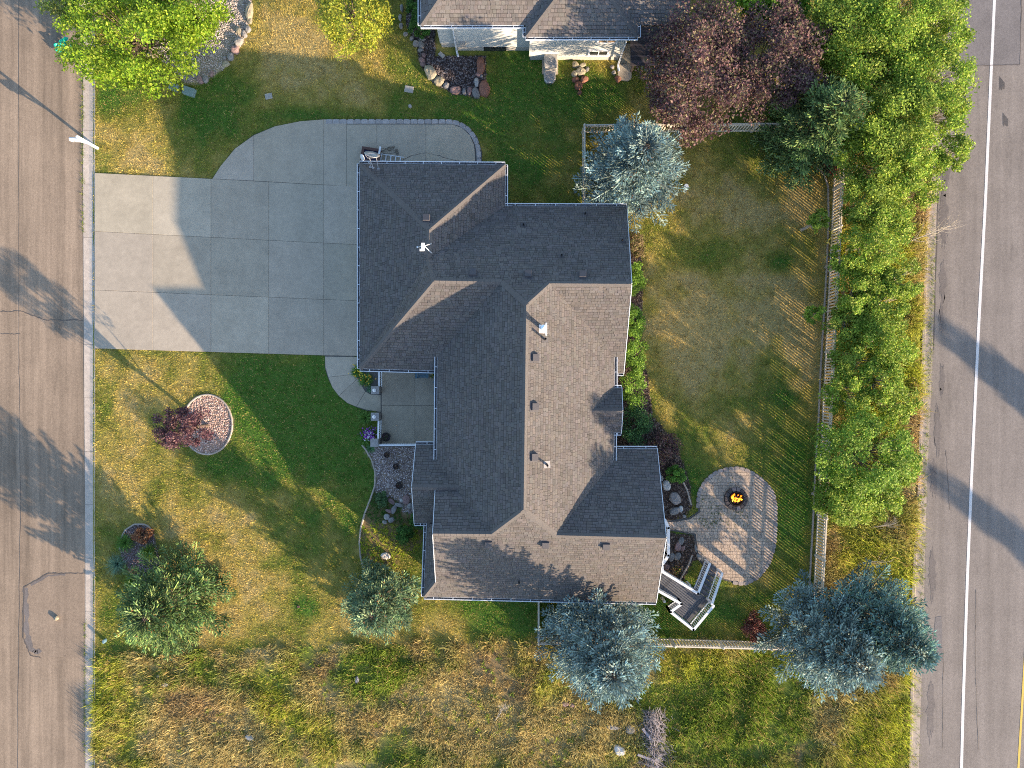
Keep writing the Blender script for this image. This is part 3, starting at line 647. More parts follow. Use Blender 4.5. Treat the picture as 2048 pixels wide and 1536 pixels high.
def window(parent, c, w, h, axis, out, gm='glass', name='window'):
    """c = centre on the wall face, axis 'x' or 'y' = along which the window runs, out = outward sign"""
    e = MB(); t = .05
    def bx(du, dz, su, sz, dep, off, mb_):
        if axis == 'y': mb_.box((c[0] + out * off, c[1] + du, c[2] + dz), (dep, su, sz))
        else: mb_.box((c[0] + du, c[1] + out * off, c[2] + dz), (su, dep, sz))
    for du, dz, su, sz in ((0, h / 2, w + .2, .1), (0, -h / 2, w + .2, .1), (w / 2 + .02, 0, .1, h - .102), (-w / 2 - .02, 0, .1, h - .102), (0, 0, .05, h - .104)): bx(du, dz, su, sz, .07, .035, e)
    f = e.build(name, M['white'], parent); g = MB(); bx(0, 0, w - .07, h - .11, .03, .014, g); g.build('pane', M[gm], f)
for c, w, h, ax, o_ in [((5.37, 3.0, 1.6), 1.5, 1.3, 'y', 1), ((5.41, 6.5, 1.6), 1.8, 1.3, 'y', 1), ((7.0, -5.2, 1.7), 1.2, 1.3, 'y', 1), ((2.5, 8.7, 1.9), 1.2, 1.0, 'x', 1), ((-4.15, -8.6, 1.7), 1.5, 1.3, 'y', -1), ((-4.45, -5.1, 1.7), 1.5, 1.5, 'y', -1), ((-3.45, -2.3, 1.6), 1.0, 1.3, 'y', -1), ((1.0, -10.68, 1.8), 1.5, 1.2, 'x', -1), ((-6, 1.2, 1.7), 1.2, 1.1, 'x', -1)]:
    window(house, (c[0] * HS, c[1] * HS, c[2] - .25), w, h, ax, o_)
for cy, w in ((9.1, 2.6), (5.8, 2.6), (2.7, 2.3)):
    b_ = MB(); b_.box((-7.42 * HS, cy * HS, 1.13), (.05, w, 2.16)); gd = b_.build('garage_door', M['white'], house)
    p_ = MB()
    for r in range(4):
        for c in range(4): p_.box((-7.452 * HS, cy * HS + (c - 1.5) * w / 4.2, .35 + r * .53), (.014, w / 5, .40))
    p_.build('door_panel', M['white'], gd)
b_ = MB(); b_.box((-3.56, -.6, 1.2), (.05, 1.0, 2.1)); fd = b_.build('front_door', M['brown'], house)
b_ = MB(); b_.lathe([(.03, 0), (.045, .02), (.03, .05)], n=8); b_.build('handle', M['metal'], fd, loc=(-3.60, -.25, 1.15), rot=(0, -math.pi / 2, 0))

# things on the roof
def roof_z(x, y):
    best = -1
    for f in RF.values():
        v = np.array([RV[k] for k in f.split()])
        if inside(np.array([x]), np.array([y]), [tuple(p[:2]) for p in v])[0]:
            c = np.linalg.lstsq(np.c_[v[:, :2], np.ones(len(v))], v[:, 2], rcond=None)[0]; z = c[0] * x + c[1] * y + c[2]
            if z > best: best = z; g = c
    return best, g
def on_roof(px, py):
    h = 4.6
    for _ in range(12): x, y, _z = P(px, py, h); h, g = roof_z(x, y)
    return x, y, h, g
def box_vent(px, py, label):
    x, y, z, g = on_roof(px, py); ang = math.atan2(g[1], g[0]); e = empty('roof_vent', (x, y, z), ang, label=label, cat='roof vent', group='box vents on the house roof')
    sl_ = math.atan(math.hypot(g[0], g[1])); ct, sn = math.cos(sl_), math.sin(sl_)
    def T(p): return (p[0] * ct - p[2] * sn, p[1], p[0] * sn + p[2] * ct)
    b_ = MB(); vs = [T(p) for p in [(-.17, -.19, .0), (.19, -.19, 0), (.19, .19, 0), (-.17, .19, 0), (-.15, -.16, .20), (.16, -.16, .12), (.16, .16, .12), (-.15, .16, .20)]]
    b_.add(vs, [(4, 5, 6, 7), (0, 1, 5, 4), (1, 2, 6, 5), (2, 3, 7, 6), (3, 0, 4, 7)]); b_.build('hood', M['ventbox'], e)
    b_ = MB(); b_.add([T(p) for p in [(-.24, -.25, .026), (.26, -.25, .022), (.26, .25, .022), (-.24, .25, .026), (-.24, -.25, -.02), (.26, -.25, -.02), (.26, .25, -.02), (-.24, .25, -.02)]], [(0, 1, 2, 3), (4, 5, 1, 0), (5, 6, 2, 1), (6, 7, 3, 2), (7, 4, 0, 3)]); b_.build('flashing', M['ventbox'], e)
for px_, py_, lb in [(853, 438, 'square metal box vent near the top of the garage roof'), (946, 547, 'dark box vent left of the others on the shaded north wing slope'), (1056, 550, 'middle dark box vent on the shaded north wing slope'),
                     (1165, 551, 'right hand dark box vent on the shaded north wing slope'), (1069, 715, 'slatted box vent on the sunlit slope just below the white flue pipe'), (1068, 813, 'middle box vent of three beside the long main ridge'),
                     (1067, 914, 'southmost box vent beside the long main ridge'), (977, 1086, 'box vent at the left end of the sunlit south slope'), (1091, 1087, 'box vent in the middle of the sunlit south slope'), (1212, 1090, 'box vent at the right end of the sunlit south slope')]:
    box_vent(px_, py_, lb)
def pipe(px, py, h, r, m, label, flange=.16, fm=None, grp='vent pipes on the house roof'):
    x, y, z, g = on_roof(px, py); e = empty('vent_pipe', (x, y, z), 0, label=label, cat='vent pipe', group=grp)
    b_ = MB(); b_.lathe([(r, -.1), (r, h), (r * .7, h), (r * .7, h - .06)], n=14); b_.build('pipe', m, e, smooth=False)
    b_ = MB(); n = (-g[0], -g[1])
    b_.add([(a, b, g[0] * a + g[1] * b + .03) for a, b in ((-flange, -flange), (flange, -flange), (flange, flange), (-flange, flange))] + [(a, b, g[0] * a + g[1] * b - .02) for a, b in ((-flange, -flange), (flange, -flange), (flange, flange), (-flange, flange))],
           [(0, 1, 2, 3), (4, 5, 1, 0), (5, 6, 2, 1), (6, 7, 3, 2), (7, 4, 0, 3)]); b_.build('flashing', fm or M['ventbox'], e)
    return e
for px_, py_, lb in [(1047, 450, 'small dark pipe on the north wing slope nearest the garage'), (1123, 511, 'small dark pipe in the middle of the shaded north wing slope'), (1244, 481, 'small dark pipe near the gable edge of the north wing'),
                     (1170, 428, 'small dark pipe close to the north eave gutter'), (1038, 1164, 'small dark pipe in the tree shadow on the south slope')]:
    pipe(px_, py_, .22, .045, M['black'], lb, .13)
pipe(1090, 679, .62, .055, M['dark'], 'thin dark pipe standing beside the white flue pipe', .15)
pipe(1094, 929, .50, .055, M['dark'], 'thin dark pipe beside the southmost vent of the main ridge', .17, M['gutter2'])
fl = pipe(1086, 658, .75, .11, M['white'], 'white flue pipe with a broad white flashing plate on the sunlit slope', .20, M['white'])
b_ = MB(); b_.lathe([(.14, .72), (.14, .86), (.02, .92)], n=14); b_.build('cap', M['lantern'], fl)
b_ = MB(); b_.box((.16, 0, -.06), (.08, .62, .03)); b_.build('skirt', M['white'], fl)
# white tripod aerial on the garage ridge
x, y, z, g = on_roof(851, 496); ae = empty('antenna', (x, y, z), 0, label='white tripod aerial mount standing on the garage ridge', cat='antenna')
for q_ in ((-.42, .08, -.22), (.48, .33, -.28), (.5, -.42, -.3)):
    b_ = MB(); b_.tube([(0, 0, .55), q_], .018, 6); b_.build('leg', M['white'], ae)
    b_ = MB(); b_.box((q_[0], q_[1], q_[2] + .015), (.09, .09, .03)); b_.build('foot', M['white'], ae)
b_ = MB(); b_.tube([(0, 0, .2), (0, 0, 1.0)], .03, 8); b_.build('mast', M['white'], ae)
b_ = MB(); b_.box((0, -.12, .98), (.16, .34, .13)); b_.box((-.05, -.28, .98), (.22, .1, .1)); b_.build('radio_unit', M['white'], ae)
# satellite dish over the north eave
x, y, z, g = on_roof(757, 338); sd_ = empty('satellite_dish', (x, y, z), 0, label='satellite dish on struts leaning out over the garage eave', cat='satellite dish')
for a, b in (((0, 0, .03), (-.06, .50, .30)), ((-.27, .06, .03), (-.42, .48, .30)), ((-.42, .10, .03), (-.40, .3, .2))):
    b_ = MB(); b_.tube([a, b], .02, 6); b_.box((a[0], a[1], .02), (.13, .10, .03)); b_.build('strut', M['metal'], sd_)
b_ = MB(); b_.tube([(-.06, .5, .30), (-.5, .47, .34), (-.62, .62, .40)], .022, 6); b_.build('mast', M['metal'], sd_)
b_ = MB(); b_.lathe([(.01, .0), (.18, .015), (.33, .06), (.33, .075), (.17, .03), (.01, .015)], n=24); b_.build('dish', M['metal'], sd_, smooth=True, loc=(-.28, .60, .36), rot=(math.radians(-35), math.radians(28), 0), scale=(1.25, .7, 1))
b_ = MB(); b_.lathe([(.01, .0), (.15, .02), (.22, .05), (.22, .06), (.01, .02)], n=20); b_.build('feed_reflector', M['gutter'], sd_, smooth=True, loc=(-.72, .50, .42), rot=(math.radians(20), math.radians(-70), .4), scale=(1.3, .7, 1))

# ------------------------------------------------------------------ neighbour's house at the top of the picture
nb = empty('neighbour_house', label='pale stuccoed neighbouring house with shingle roof cut by the top edge of the view', cat='house')
NV = {'a': (*P(842, 49, 3.6)[:2], 3.6), 'b': (.70, 18.40, 3.6), 'c': (.70, 17.80, 3.6), 'd': (6.45, 17.80, 3.6), 'e': (3.57, 20.68, 5.5), 'e2': (3.57, 23.3, 5.5), 'f': (-.30, 23.0, 6.66), 'g': (9, 23.0, 6.66), 'a2': (-4.65, 27.6, 3.6), 'h': (.70, 17.80, 3.6),
      'i': (6.45, 23.3, 3.6)}
nf = dict(w='a f a2', s='a b q f', ws='c e e2 b2', ss='c d e', es='d i e2 e')
NV['q'] = (3.57, 23.3, 6.7); NV['b2'] = (.70, 23.3, 3.6)
NV['a'] = (-4.68, 18.40, 3.6)
NV['f'] = (-.08, 23.0, 6.62); NV['q'] = (9.0, 23.0, 6.62); NV['b'] = (9.0, 18.40, 3.6)
nf = dict(w='a f a2', s='a b q f', ws='c e e2 b2', ss='c d e', es='d i e2 e')
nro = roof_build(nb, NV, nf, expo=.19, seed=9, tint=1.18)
caps(nb, NV, [('a', 'f', .42), ('c', 'e', .42), ('d', 'e', .42), ('e', 'e2', .62)])
gutter(nb, (-4.68, 18.40, 3.6), (.60, 18.40, 3.6), 1); gutter(nb, (.70, 17.8, 3.6), (6.45, 17.8, 3.6), 1); gutter(nb, (-4.68, 27, 3.6), (-4.68, 18.4, 3.6), 1); gutter(nb, (6.45, 17.8, 3.6), (6.45, 23, 3.6), 1); gutter(nb, (.70, 18.28, 3.6), (.70, 17.8, 3.6), 1)
b_ = MB(); b_.prism([(-4.0, 18.95), (-3.1, 18.95), (-3.1, 18.75), (.95, 18.75), (.95, 18.22), (6.0, 18.22), (6.0, 30), (-4.0, 30)], .5, 3.45); b_.build('wall', M['wall2'], nb)
b_ = MB(); b_.prism([(-3.95, 18.98), (-3.05, 18.98), (-3.05, 18.79), (1.0, 18.79), (1.0, 18.26), (5.96, 18.26), (5.96, 30), (-3.95, 30)], -.1, .5, (.42, .40, .36)); b_.build('foundation', M['stone'], nb)
window(nb, (5.05, 18.22, 2.55), .95, .75, 'x', -1, 'amber'); window(nb, (4.75, 18.22, .98), 1.0, .6, 'x', -1)
b_ = MB(); b_.box((-.95, 18.775, .22), (1.25, .04, .46)); bw = b_.build('basement_window', M['black'], nb)
for dx in (-.3, .3):
    b_ = MB(); b_.box((-.95 + dx, 18.748, .22), (.56, .01, .38)); b_.build('pane', M['glass'], bw)
for px_, x_, y_ in ((0, -3.15, 18.9), (1, 5.9, 18.1)):
    b_ = MB(); b_.tube([(x_ - .1, y_ - .42 + .1, 3.5), (x_ + .05, y_ - .25, 3.0), (x_ + .05, y_ - .2, .15), (x_ + .12, y_ - .5, .05)], .055, 4); b_.build('downspout', M['gutter'], nb)
b_ = MB(); b_.box((-2.7, 18.68, 1.0), (.28, .14, .42)); b_.build('meter_box', M['ac'], nb)
# neighbour's dark raised deck and its steps
nd = empty('raised_deck', label='dark stained plank deck beside the neighbouring house, half under purple trees', cat='deck')
for k in range(58):
    yk = 17.55 + k * .152; b_ = MB(); c = random.uniform(.7, 1.35)
    b_.box((7.98, yk, 1.0), (2.95, .14, .035), col=(c, c, c)); b_.build('plank', M['darkdeck'], nd)
b_ = MB(); b_.box((7.98, 21.9, .93), (2.9, 8.7, .08)); b_.build('frame', M['dark'], nd)
for q_ in ((6.7, 17.6), (9.3, 17.6), (6.7, 21), (9.3, 21)):
    b_ = MB(); b_.box((*q_, .45), (.12, .12, .9)); b_.build('post', M['dark'], nd)
slab_set('neighbour_path', [[(1237, 88), (1290, 88), (1290, 128), (1237, 128)], [(1290, 88), (1345, 88), (1345, 128), (1290, 128)], [(1234, 129), (1263, 129), (1263, 157), (1256, 163), (1236, 161)]], .06, .04, [(1236, 86), (1346, 86), (1346, 129), (1263, 130), (1262, 158), (1238, 158)])
# air conditioner and window well
ac = empty('air_conditioner', (*G(1100, 134), 0), label='round fan air conditioner on its pad against the neighbouring wall', cat='air conditioner')
b_ = MB(); b_.prism([(-.45, -.42), (.45, -.42), (.45, .42), (-.45, .42)], 0, .08); b_.build('pad', M['concrete'], ac)
b_ = MB(); b_.prism([(-.36, -.3), (-.3, -.36), (.3, -.36), (.36, -.3), (.36, .3), (.3, .36), (-.3, .36), (-.36, .3)], .08, .78, bevel=.03); b_.build('cabinet', M['ac'], ac)
b_ = MB(); b_.lathe([(.29, .78), (.29, .80), (.25, .805), (.25, .785)], n=24); b_.build('fan_ring', M['metal'], ac)
for k in range(5):
    b_ = MB(); a = k * 2 * math.pi / 5
    b_.add([(.05 * math.cos(a), .05 * math.sin(a), .79), (.24 * math.cos(a), .24 * math.sin(a), .785), (.24 * math.cos(a + .9), .24 * math.sin(a + .9), .81), (.05 * math.cos(a + .9), .05 * math.sin(a + .9), .80)], [(0, 1, 2, 3)]); b_.build('fan_blade', M['metal'], ac)
b_ = MB(); b_.lathe([(.07, .78), (.07, .83), (.02, .84)], n=12); b_.build('hub', M['ac'], ac)
ww = empty('window_well_cover', (*G(1099, 154), 0), label='grey tapered well cover in the grass in front of the air conditioner', cat='well cover')
b_ = MB(); b_.prism([(-.36, .32), (-.30, -.25), (-.18, -.42), (.18, -.42), (.32, -.25), (.36, .32)], 0, .26, bevel=.05); b_.build('shell', M['metal'], ww)
for k in range(4):
    b_ = MB(); b_.box((0, -.25 + k * .15, .27), (.42 + k * .04, .04, .03)); b_.build('rib', M['ac'], ww)

# ------------------------------------------------------------------ boulders and pebbles
def rock_mesh(rx, ry, rz, seed, col, ang=0, n=10, k=6):
    rg = np.random.default_rng(seed); b_ = MB(); vs = []; fs = []
    ph = rg.random(6) * 6.28; cut = [(rg.uniform(0, 6.28), rg.uniform(.66, .86)) for _ in range(5)]
    for j in range(k + 1):
        t = j / k * math.pi / 2 * 1.12 - .15
        for i in range(n):
            a = 2 * math.pi * i / n; r = max(.02, math.cos(t)) ** .55 * (1 + .10 * math.sin(2 * a + ph[0]) + .07 * math.sin(3 * a + ph[1]) + rg.uniform(-.04, .04))
            for ca_, cr in cut:
                dd = math.cos(a - ca_)
                if dd * r > cr: r = cr / dd
            if j == k: r = .06
            x, y = rx * r * math.cos(a), ry * r * math.sin(a); z = rz * (max(-.3, math.sin(t)) * .95 + .05 * math.sin(2 * a + ph[2])) + rg.uniform(-.02, .02) * rz
            vs.append((x * math.cos(ang) - y * math.sin(ang), x * math.sin(ang) + y * math.cos(ang), z))
    for j in range(k):
        for i in range(n): fs.append((j * n + i, j * n + (i + 1) % n, (j + 1) * n + (i + 1) % n, (j + 1) * n + i))
    fs.append(tuple(range(k * n, (k + 1) * n))); b_.add(vs, fs, col); return b_.mesh('boulder', M['stone'], smooth=False)
GREY, BUFF, RED, PINK, PALE = (.27, .26, .25), (.36, .32, .23), (.27, .13, .09), (.30, .20, .19), (.48, .48, .46)
def boulder(px, py, wpx, hpx, ang, col, label, hgt=None, group=None, seed=None):
    rx, ry = wpx / 63., hpx / 63.; h = hgt or .75 * min(rx, ry) + .05
    x, y, _ = P(px, py, h * .8)
    c = tuple(np.array(col) * random.uniform(.70, .95))
    me_ = rock_mesh(rx, ry, h, seed or int(px * 7 + py), c, -math.radians(ang))
    return link('boulder', me_, loc=(x, y, 0), label=label, category=None) if False else tag(link('boulder', me_, loc=(x, y, 0)), label, 'boulder', group)
gN = 'border stones of the mulch bed by the neighbouring house'
for r in [(860, 143, 24, 34, -25, BUFF, 'largest flat pale boulder in the border of the dark mulch bed'), (878, 160, 20, 20, 20, BUFF, 'pale buff boulder below the largest flat one at the mulch bed'),
          (893, 170, 14, 14, 0, GREY, 'round brown mottled stone between two bigger boulders at the mulch bed'), (911, 179, 22, 18, 20, PINK, 'pink speckled boulder at the foot of the dark mulch bed'),
          (928, 182, 9, 13, 0, GREY, 'narrow grey stone right of the pink boulder at the mulch bed'), (939, 181, 10, 19, 0, PINK, 'tall pinkish stone standing right of the narrow grey one'),
          (952, 185, 16, 26, -20, GREY, 'grey pointed boulder leaning on the big red one'), (969, 176, 22, 34, -5, RED, 'big red boulder at the lower right corner of the mulch bed'),
          (953, 164, 10, 20, -10, PALE, 'pale upright stone beside the big red boulder'), (961, 131, 19, 38, -5, RED, 'long red boulder standing beside the basement window'),
          (956, 148, 11, 10, 0, PINK, 'small pink stone between the two red boulders'), (963, 151, 6, 6, 0, GREY, 'tiny grey stone tucked between the two red boulders'),
          (846, 128, 12, 10, 10, PINK, 'pink stone just above the largest flat boulder'), (843, 119, 13, 11, 20, PINK, 'flat pink stone second above the largest flat boulder'),
          (847, 109, 10, 9, 0, PINK, 'reddish tipped stone third above the largest flat boulder'), (841, 99, 12, 8, 0, GREY, 'brown stone in the left border of the mulch bed'),
          (842, 88, 13, 18, -30, GREY, 'long grey stone below the juniper corner'), (831, 86, 15, 14, 0, GREY, 'broad low grey stone at the bend of the left border'),
          (845, 78, 14, 9, 10, GREY, 'flat grey stone against the juniper'), (823, 76, 9, 9, 0, GREY, 'small grey stone outside the juniper corner'), (811, 67, 12, 8, 10, GREY, 'flat grey stone left of the juniper'),
          (802, 50, 9, 12, 0, GREY, 'grey stone beside the juniper midway up'), (800, 34, 8, 14, 0, GREY, 'narrow grey stone beside the upper juniper'), (803, 15, 8, 16, 0, GREY, 'grey stone nearest the top edge beside the juniper')]:
    boulder(*r, group=gN)
gR = 'rock cluster between air conditioner and stone step'
for r in [(1151, 128, 16, 13, 30, BUFF, 'sandy rock at the top left of the rock cluster by the wall'), (1166, 129, 16, 10, -15, BUFF, 'sandy rock at the top of the rock cluster by the wall'), (1162, 142, 22, 18, 10, BUFF, 'flat sandy rock in the middle of the rock cluster'),
          (1149, 147, 13, 15, 0, BUFF, 'orange sandy rock on the left of the rock cluster'), (1175, 137, 9, 10, 0, GREY, 'small grey rock on the right of the rock cluster'), (1152, 158, 16, 12, 0, RED, 'dark red rock in the lower half of the rock cluster'),
          (1168, 157, 16, 15, 15, RED, 'red faceted rock at the right of the rock cluster'), (1158, 170, 20, 18, -20, RED, 'big red rock at the bottom of the rock cluster'), (1160, 184, 9, 9, 0, RED, 'small red rock at the very tip of the rock cluster'),
          (1225, 133, 9, 8, 0, GREY, 'grey rock by the corner of the stone step'), (1228, 144, 9, 10, 0, GREY, 'second grey rock down the edge of the stone step'), (1237, 157, 15, 13, 30, RED, 'red rock against the lower corner of the stone step')]:
    boulder(*r, group=gR)
gB = 'boulders edging the gravel bed at top left'
for r in [(497, 20, 16, 36, 12, BUFF, 'long buff boulder at the top of the pale gravel bed'), (498, 40, 10, 16, -30, BUFF, 'wedge shaped buff boulder below the long one'), (495, 57, 12, 14, 0, GREY, 'half sunlit grey boulder below the wedge shaped one'),
          (487, 66, 11, 16, -20, GREY, 'pale grey pointed boulder of the gravel bed border'), (477, 60, 12, 16, -30, BUFF, 'half sunlit buff boulder inside the border of the gravel bed'), (475, 81, 18, 18, 10, GREY, 'round grey boulder on the gravel bed border'),
          (469, 97, 18, 18, 0, PINK, 'brown ringed boulder below the round grey one'), (460, 112, 14, 16, 10, GREY, 'smooth grey boulder of the gravel bed border'), (448, 115, 9, 7, 0, GREY, 'small pale stone beside the smooth grey boulder'),
          (451, 126, 14, 12, 0, BUFF, 'rusty buff boulder under the leaf edge'), (422, 146, 10, 11, 0, PINK, 'small brown stone under the tree edge'), (410, 157, 13, 15, 0, GREY, 'grey mottled stone at the foot of the gravel bed'), (398, 158, 14, 14, 0, PINK, 'pinkish stone left of the grey mottled one'), (378, 156, 14, 8, 0, GREY, 'flat slate stone under the leaves'),
          (215, 122, 14, 9, 0, PALE, 'white sunlit rock under the left end of the tree'), (300, 110, 20, 10, 10, BUFF, 'buff rock showing between the leaves'), (270, 140, 10, 10, 0, PALE, 'pale rock lying in the grass below the leaves')]:
    boulder(*r, group=gB)
gE = 'boulders in the planting beds by the fire pit patio'
for r in [(1323, 956, 9, 14, -20, PALE, 'pale triangular boulder touching the eave line'), (1334, 970, 15, 25, -15, PALE, 'long pale boulder with yellow lichen beside the roof edge'), (1350, 997, 22, 32, -15, (.36, .33, .31), 'large veined boulder in the bed beside the patio'),
          (1350, 1023, 24, 17, -20, GREY, 'smooth brown grey boulder below the veined one'), (1362, 1018, 9, 13, 0, PALE, 'bluish white boulder against the smooth grey one'), (1362, 1083, 12, 17, 15, GREY, 'mottled grey rock at the head of the lower bed'),
          (1356, 1094, 14, 20, 10, PINK, 'pink flat boulder in the lower bed'), (1367, 1097, 8, 12, 25, PINK, 'small pink boulder right of the pink flat one'), (1344, 1116, 11, 20, 25, GREY, 'slanting grey boulder near the white railing'), (1356, 1113, 14, 17, 25, GREY, 'grey boulder leaning on the slanting one'),
          (1334, 1135, 12, 14, 0, PINK, 'round brown boulder in the corner by the deck'), (1398, 1115, 7, 15, -20, GREY, 'standing edge stone at the left of the patio'), (1392, 1098, 6, 14, -10, GREY, 'upper standing edge stone at the left of the patio'), (1369, 1033, 9, 7, 0, GREY, 'small grey stone by the patio path')]:
    boulder(*r, group=gE)
gW = 'rocks of the dry waterfall beside the porch gable'
for r in [(783, 1003, 10, 20, -50, PINK, 'long pinkish slab at the top of the dry waterfall'), (797, 1010, 18, 9, 20, GREY, 'flat grey slab across the dry waterfall'), (813, 1000, 16, 22, 20, PINK, 'broad pink slab under the eave at the dry waterfall'),
          (803, 1001, 7, 7, 0, PALE, 'small green white stone on the waterfall slabs'), (774, 992, 7, 7, 0, GREY, 'small grey stone at the upper end of the dry waterfall'), (788, 1018, 12, 20, 20, GREY, 'grey split rock in the middle of the dry waterfall'),
          (777, 1022, 15, 8, 20, PINK, 'thin pink slab left of the split rock'), (773, 1034, 14, 13, 0, PALE, 'pale angular rock in the lower waterfall'), (782, 1040, 14, 12, -20, GREY, 'dark grey rock beside the pale angular one'), (769, 1045, 10, 9, 0, GREY, 'round grey stone at the foot of the waterfall'),
          (820, 1012, 12, 14, 0, GREY, 'grey rock tucked under the porch eave')]:
    boulder(*r, group=gW, hgt=.16)
for r in [(330, 1370, 14, 10, 0, PALE, 'white rock lying in the weeds at lower left'), (316, 1353, 8, 6, 0, GREY, 'small grey rock above the white one in the weeds'), (498, 1476, 20, 12, 20, PALE, 'white rock near the bottom edge of the weedy lot'), (713, 1361, 9, 14, 0, (.28, .27, .36), 'bluish stone among the brown weeds'),
          (1131, 1409, 15, 11, 0, PINK, 'pinkish rock left of a pair in the weeds'), (1144, 1411, 11, 9, 0, PINK, 'pinkish rock right of a pair in the weeds'), (1240, 1503, 26, 20, 25, (.62, .62, .62), 'big white boulder near the brushwood pile'), (1225, 1455, 30, 12, 10, GREY, 'low grey rocks left of the brushwood pile'), (1262, 1460, 20, 20, 0, GREY, 'grey rock touching the brushwood pile'),
          (1667, 1488, 16, 8, 30, BUFF, 'pale flat rock in the yellow weeds'), (1530, 1533, 12, 8, 0, PALE, 'pale rock at the bottom edge in the green weeds'), (770, 1112, 18, 16, 0, (.60, .56, .52), 'white sunlit rock at the end of the weedy bed'), (1845, 449, 10, 7, 0, PINK, 'pinkish stone by the roadside kerb'), (1805, 827, 8, 8, 0, PALE, 'pale stone on the roadside bank'), (110, 1238, 10, 9, 0, BUFF, 'small loose stone lying on the street patch')]:
    o = boulder(*r)
    if r[0] == 110: o.location.z = STREET_Z + .004

def scatter(poly, dens, rg, jit=None):
    pts = np.array(poly); x0, y0 = pts.min(0); x1, y1 = pts.max(0); n = int((x1 - x0) * (y1 - y0) / 35.5 ** 2 * dens)
    x = rg.uniform(x0, x1, n); y = rg.uniform(y0, y1, n); k = inside(x, y, poly); return x[k], y[k]
def pebbles(name, poly, dens, size, palette, label, cat, m, seed, flat=.6, exclude=(), long=1.0):
    rg = np.random.default_rng(seed); x, y = scatter(poly, dens, rg)
    for e in exclude: k = ~inside(x, y, e); x, y = x[k], y[k]
    n = len(x); wx = (x - 1024) / 35.5; wy = (768 - y) / 35.5
    s = rg.uniform(.6, 1.3, n) * size; a = rg.uniform(0, 6.28, n); ln = rg.uniform(1, 1.5, n) * long
    tilt = rg.normal(0, .25, (n, 2)); base = rg.uniform(-.004, .014, n)
    V = []
    ring = []
    for k in range(5):
        an = a + k * 2 * math.pi / 5; ux = np.cos(k * 2 * math.pi / 5) * ln; uy = np.sin(k * 2 * math.pi / 5)
        ring.append(np.stack([wx + s * (ux * np.cos(a) - uy * np.sin(a)), wy + s * (ux * np.sin(a) + uy * np.cos(a)), base + 0 * s], -1))
    top = np.stack([wx + s * .2 * tilt[:, 0], wy + s * .2 * tilt[:, 1], base + s * flat * 1.6], -1)
    mid = [r * .62 + top * .38 + np.array([0, 0, 1.]) * (s * flat * .55)[:, None] for r in ring]
    tr = []
    for k in range(5):
        j = (k + 1) % 5; tr.append(np.stack([ring[k], ring[j], mid[j]], 1)); tr.append(np.stack([ring[k], mid[j], mid[k]], 1)); tr.append(np.stack([mid[k], mid[j], top], 1))
    T = np.concatenate(tr); pal = np.array(palette); c = pal[rg.integers(0, len(pal), n)] * rg.uniform(.75, 1.25, (n, 1)); Cc = np.concatenate([c] * 15)
    return link(name, poly_mesh(name, T, 3, Cc, m), label=label, cat=cat, kind='stuff')
pebbles('pink_gravel', circle_bed, 420, .030, [(.50, .36, .30), (.40, .27, .22), (.58, .46, .40), (.33, .22, .19)], 'pink gravel filling the round bed under the small purple tree', 'gravel', M['pebble'], 1)
pebbles('porch_gravel', gravel_w, 420, .028, [(.32, .26, .25), (.46, .39, .38), (.20, .16, .16), (.60, .55, .53)], 'grey and pink gravel in the bed below the porch', 'gravel', M['pebble'], 2)
pebbles('dark_gravel', bed_sw, 420, .028, [(.18, .13, .13), (.28, .20, .20), (.12, .09, .09), (.36, .30, .30)], 'purple grey gravel in the small bed near the street', 'gravel', M['pebble'], 3)
pebbles('pale_gravel', bed_nw, 300, .032, [(.42, .36, .31), (.34, .28, .25), (.52, .47, .43)], 'pale gravel beside the big tree at top left', 'gravel', M['pebble'], 4)
pebbles('dark_mulch', bed_n, 500, .030, [(.035, .028, .03), (.06, .045, .045), (.10, .08, .08), (.20, .18, .18)], 'nearly black bark mulch in the bed by the neighbouring house', 'mulch', M['mulch'], 5, .4, long=1.5)
pebbles('bark_mulch', bed_e, 330, .032, [(.07, .045, .036), (.11, .075, .058), (.045, .032, .03), (.20, .15, .12)], 'brown bark mulch in the bed along the back wall', 'mulch', M['mulch'], 6, .4, long=1.6)
pebbles('corner_mulch', bed_e2, 330, .032, [(.07, .045, .036), (.11, .075, .058), (.045, .032, .03), (.20, .15, .12)], 'brown bark mulch between white railing and deck stairs', 'mulch', M['mulch'], 7, .4, long=1.6)

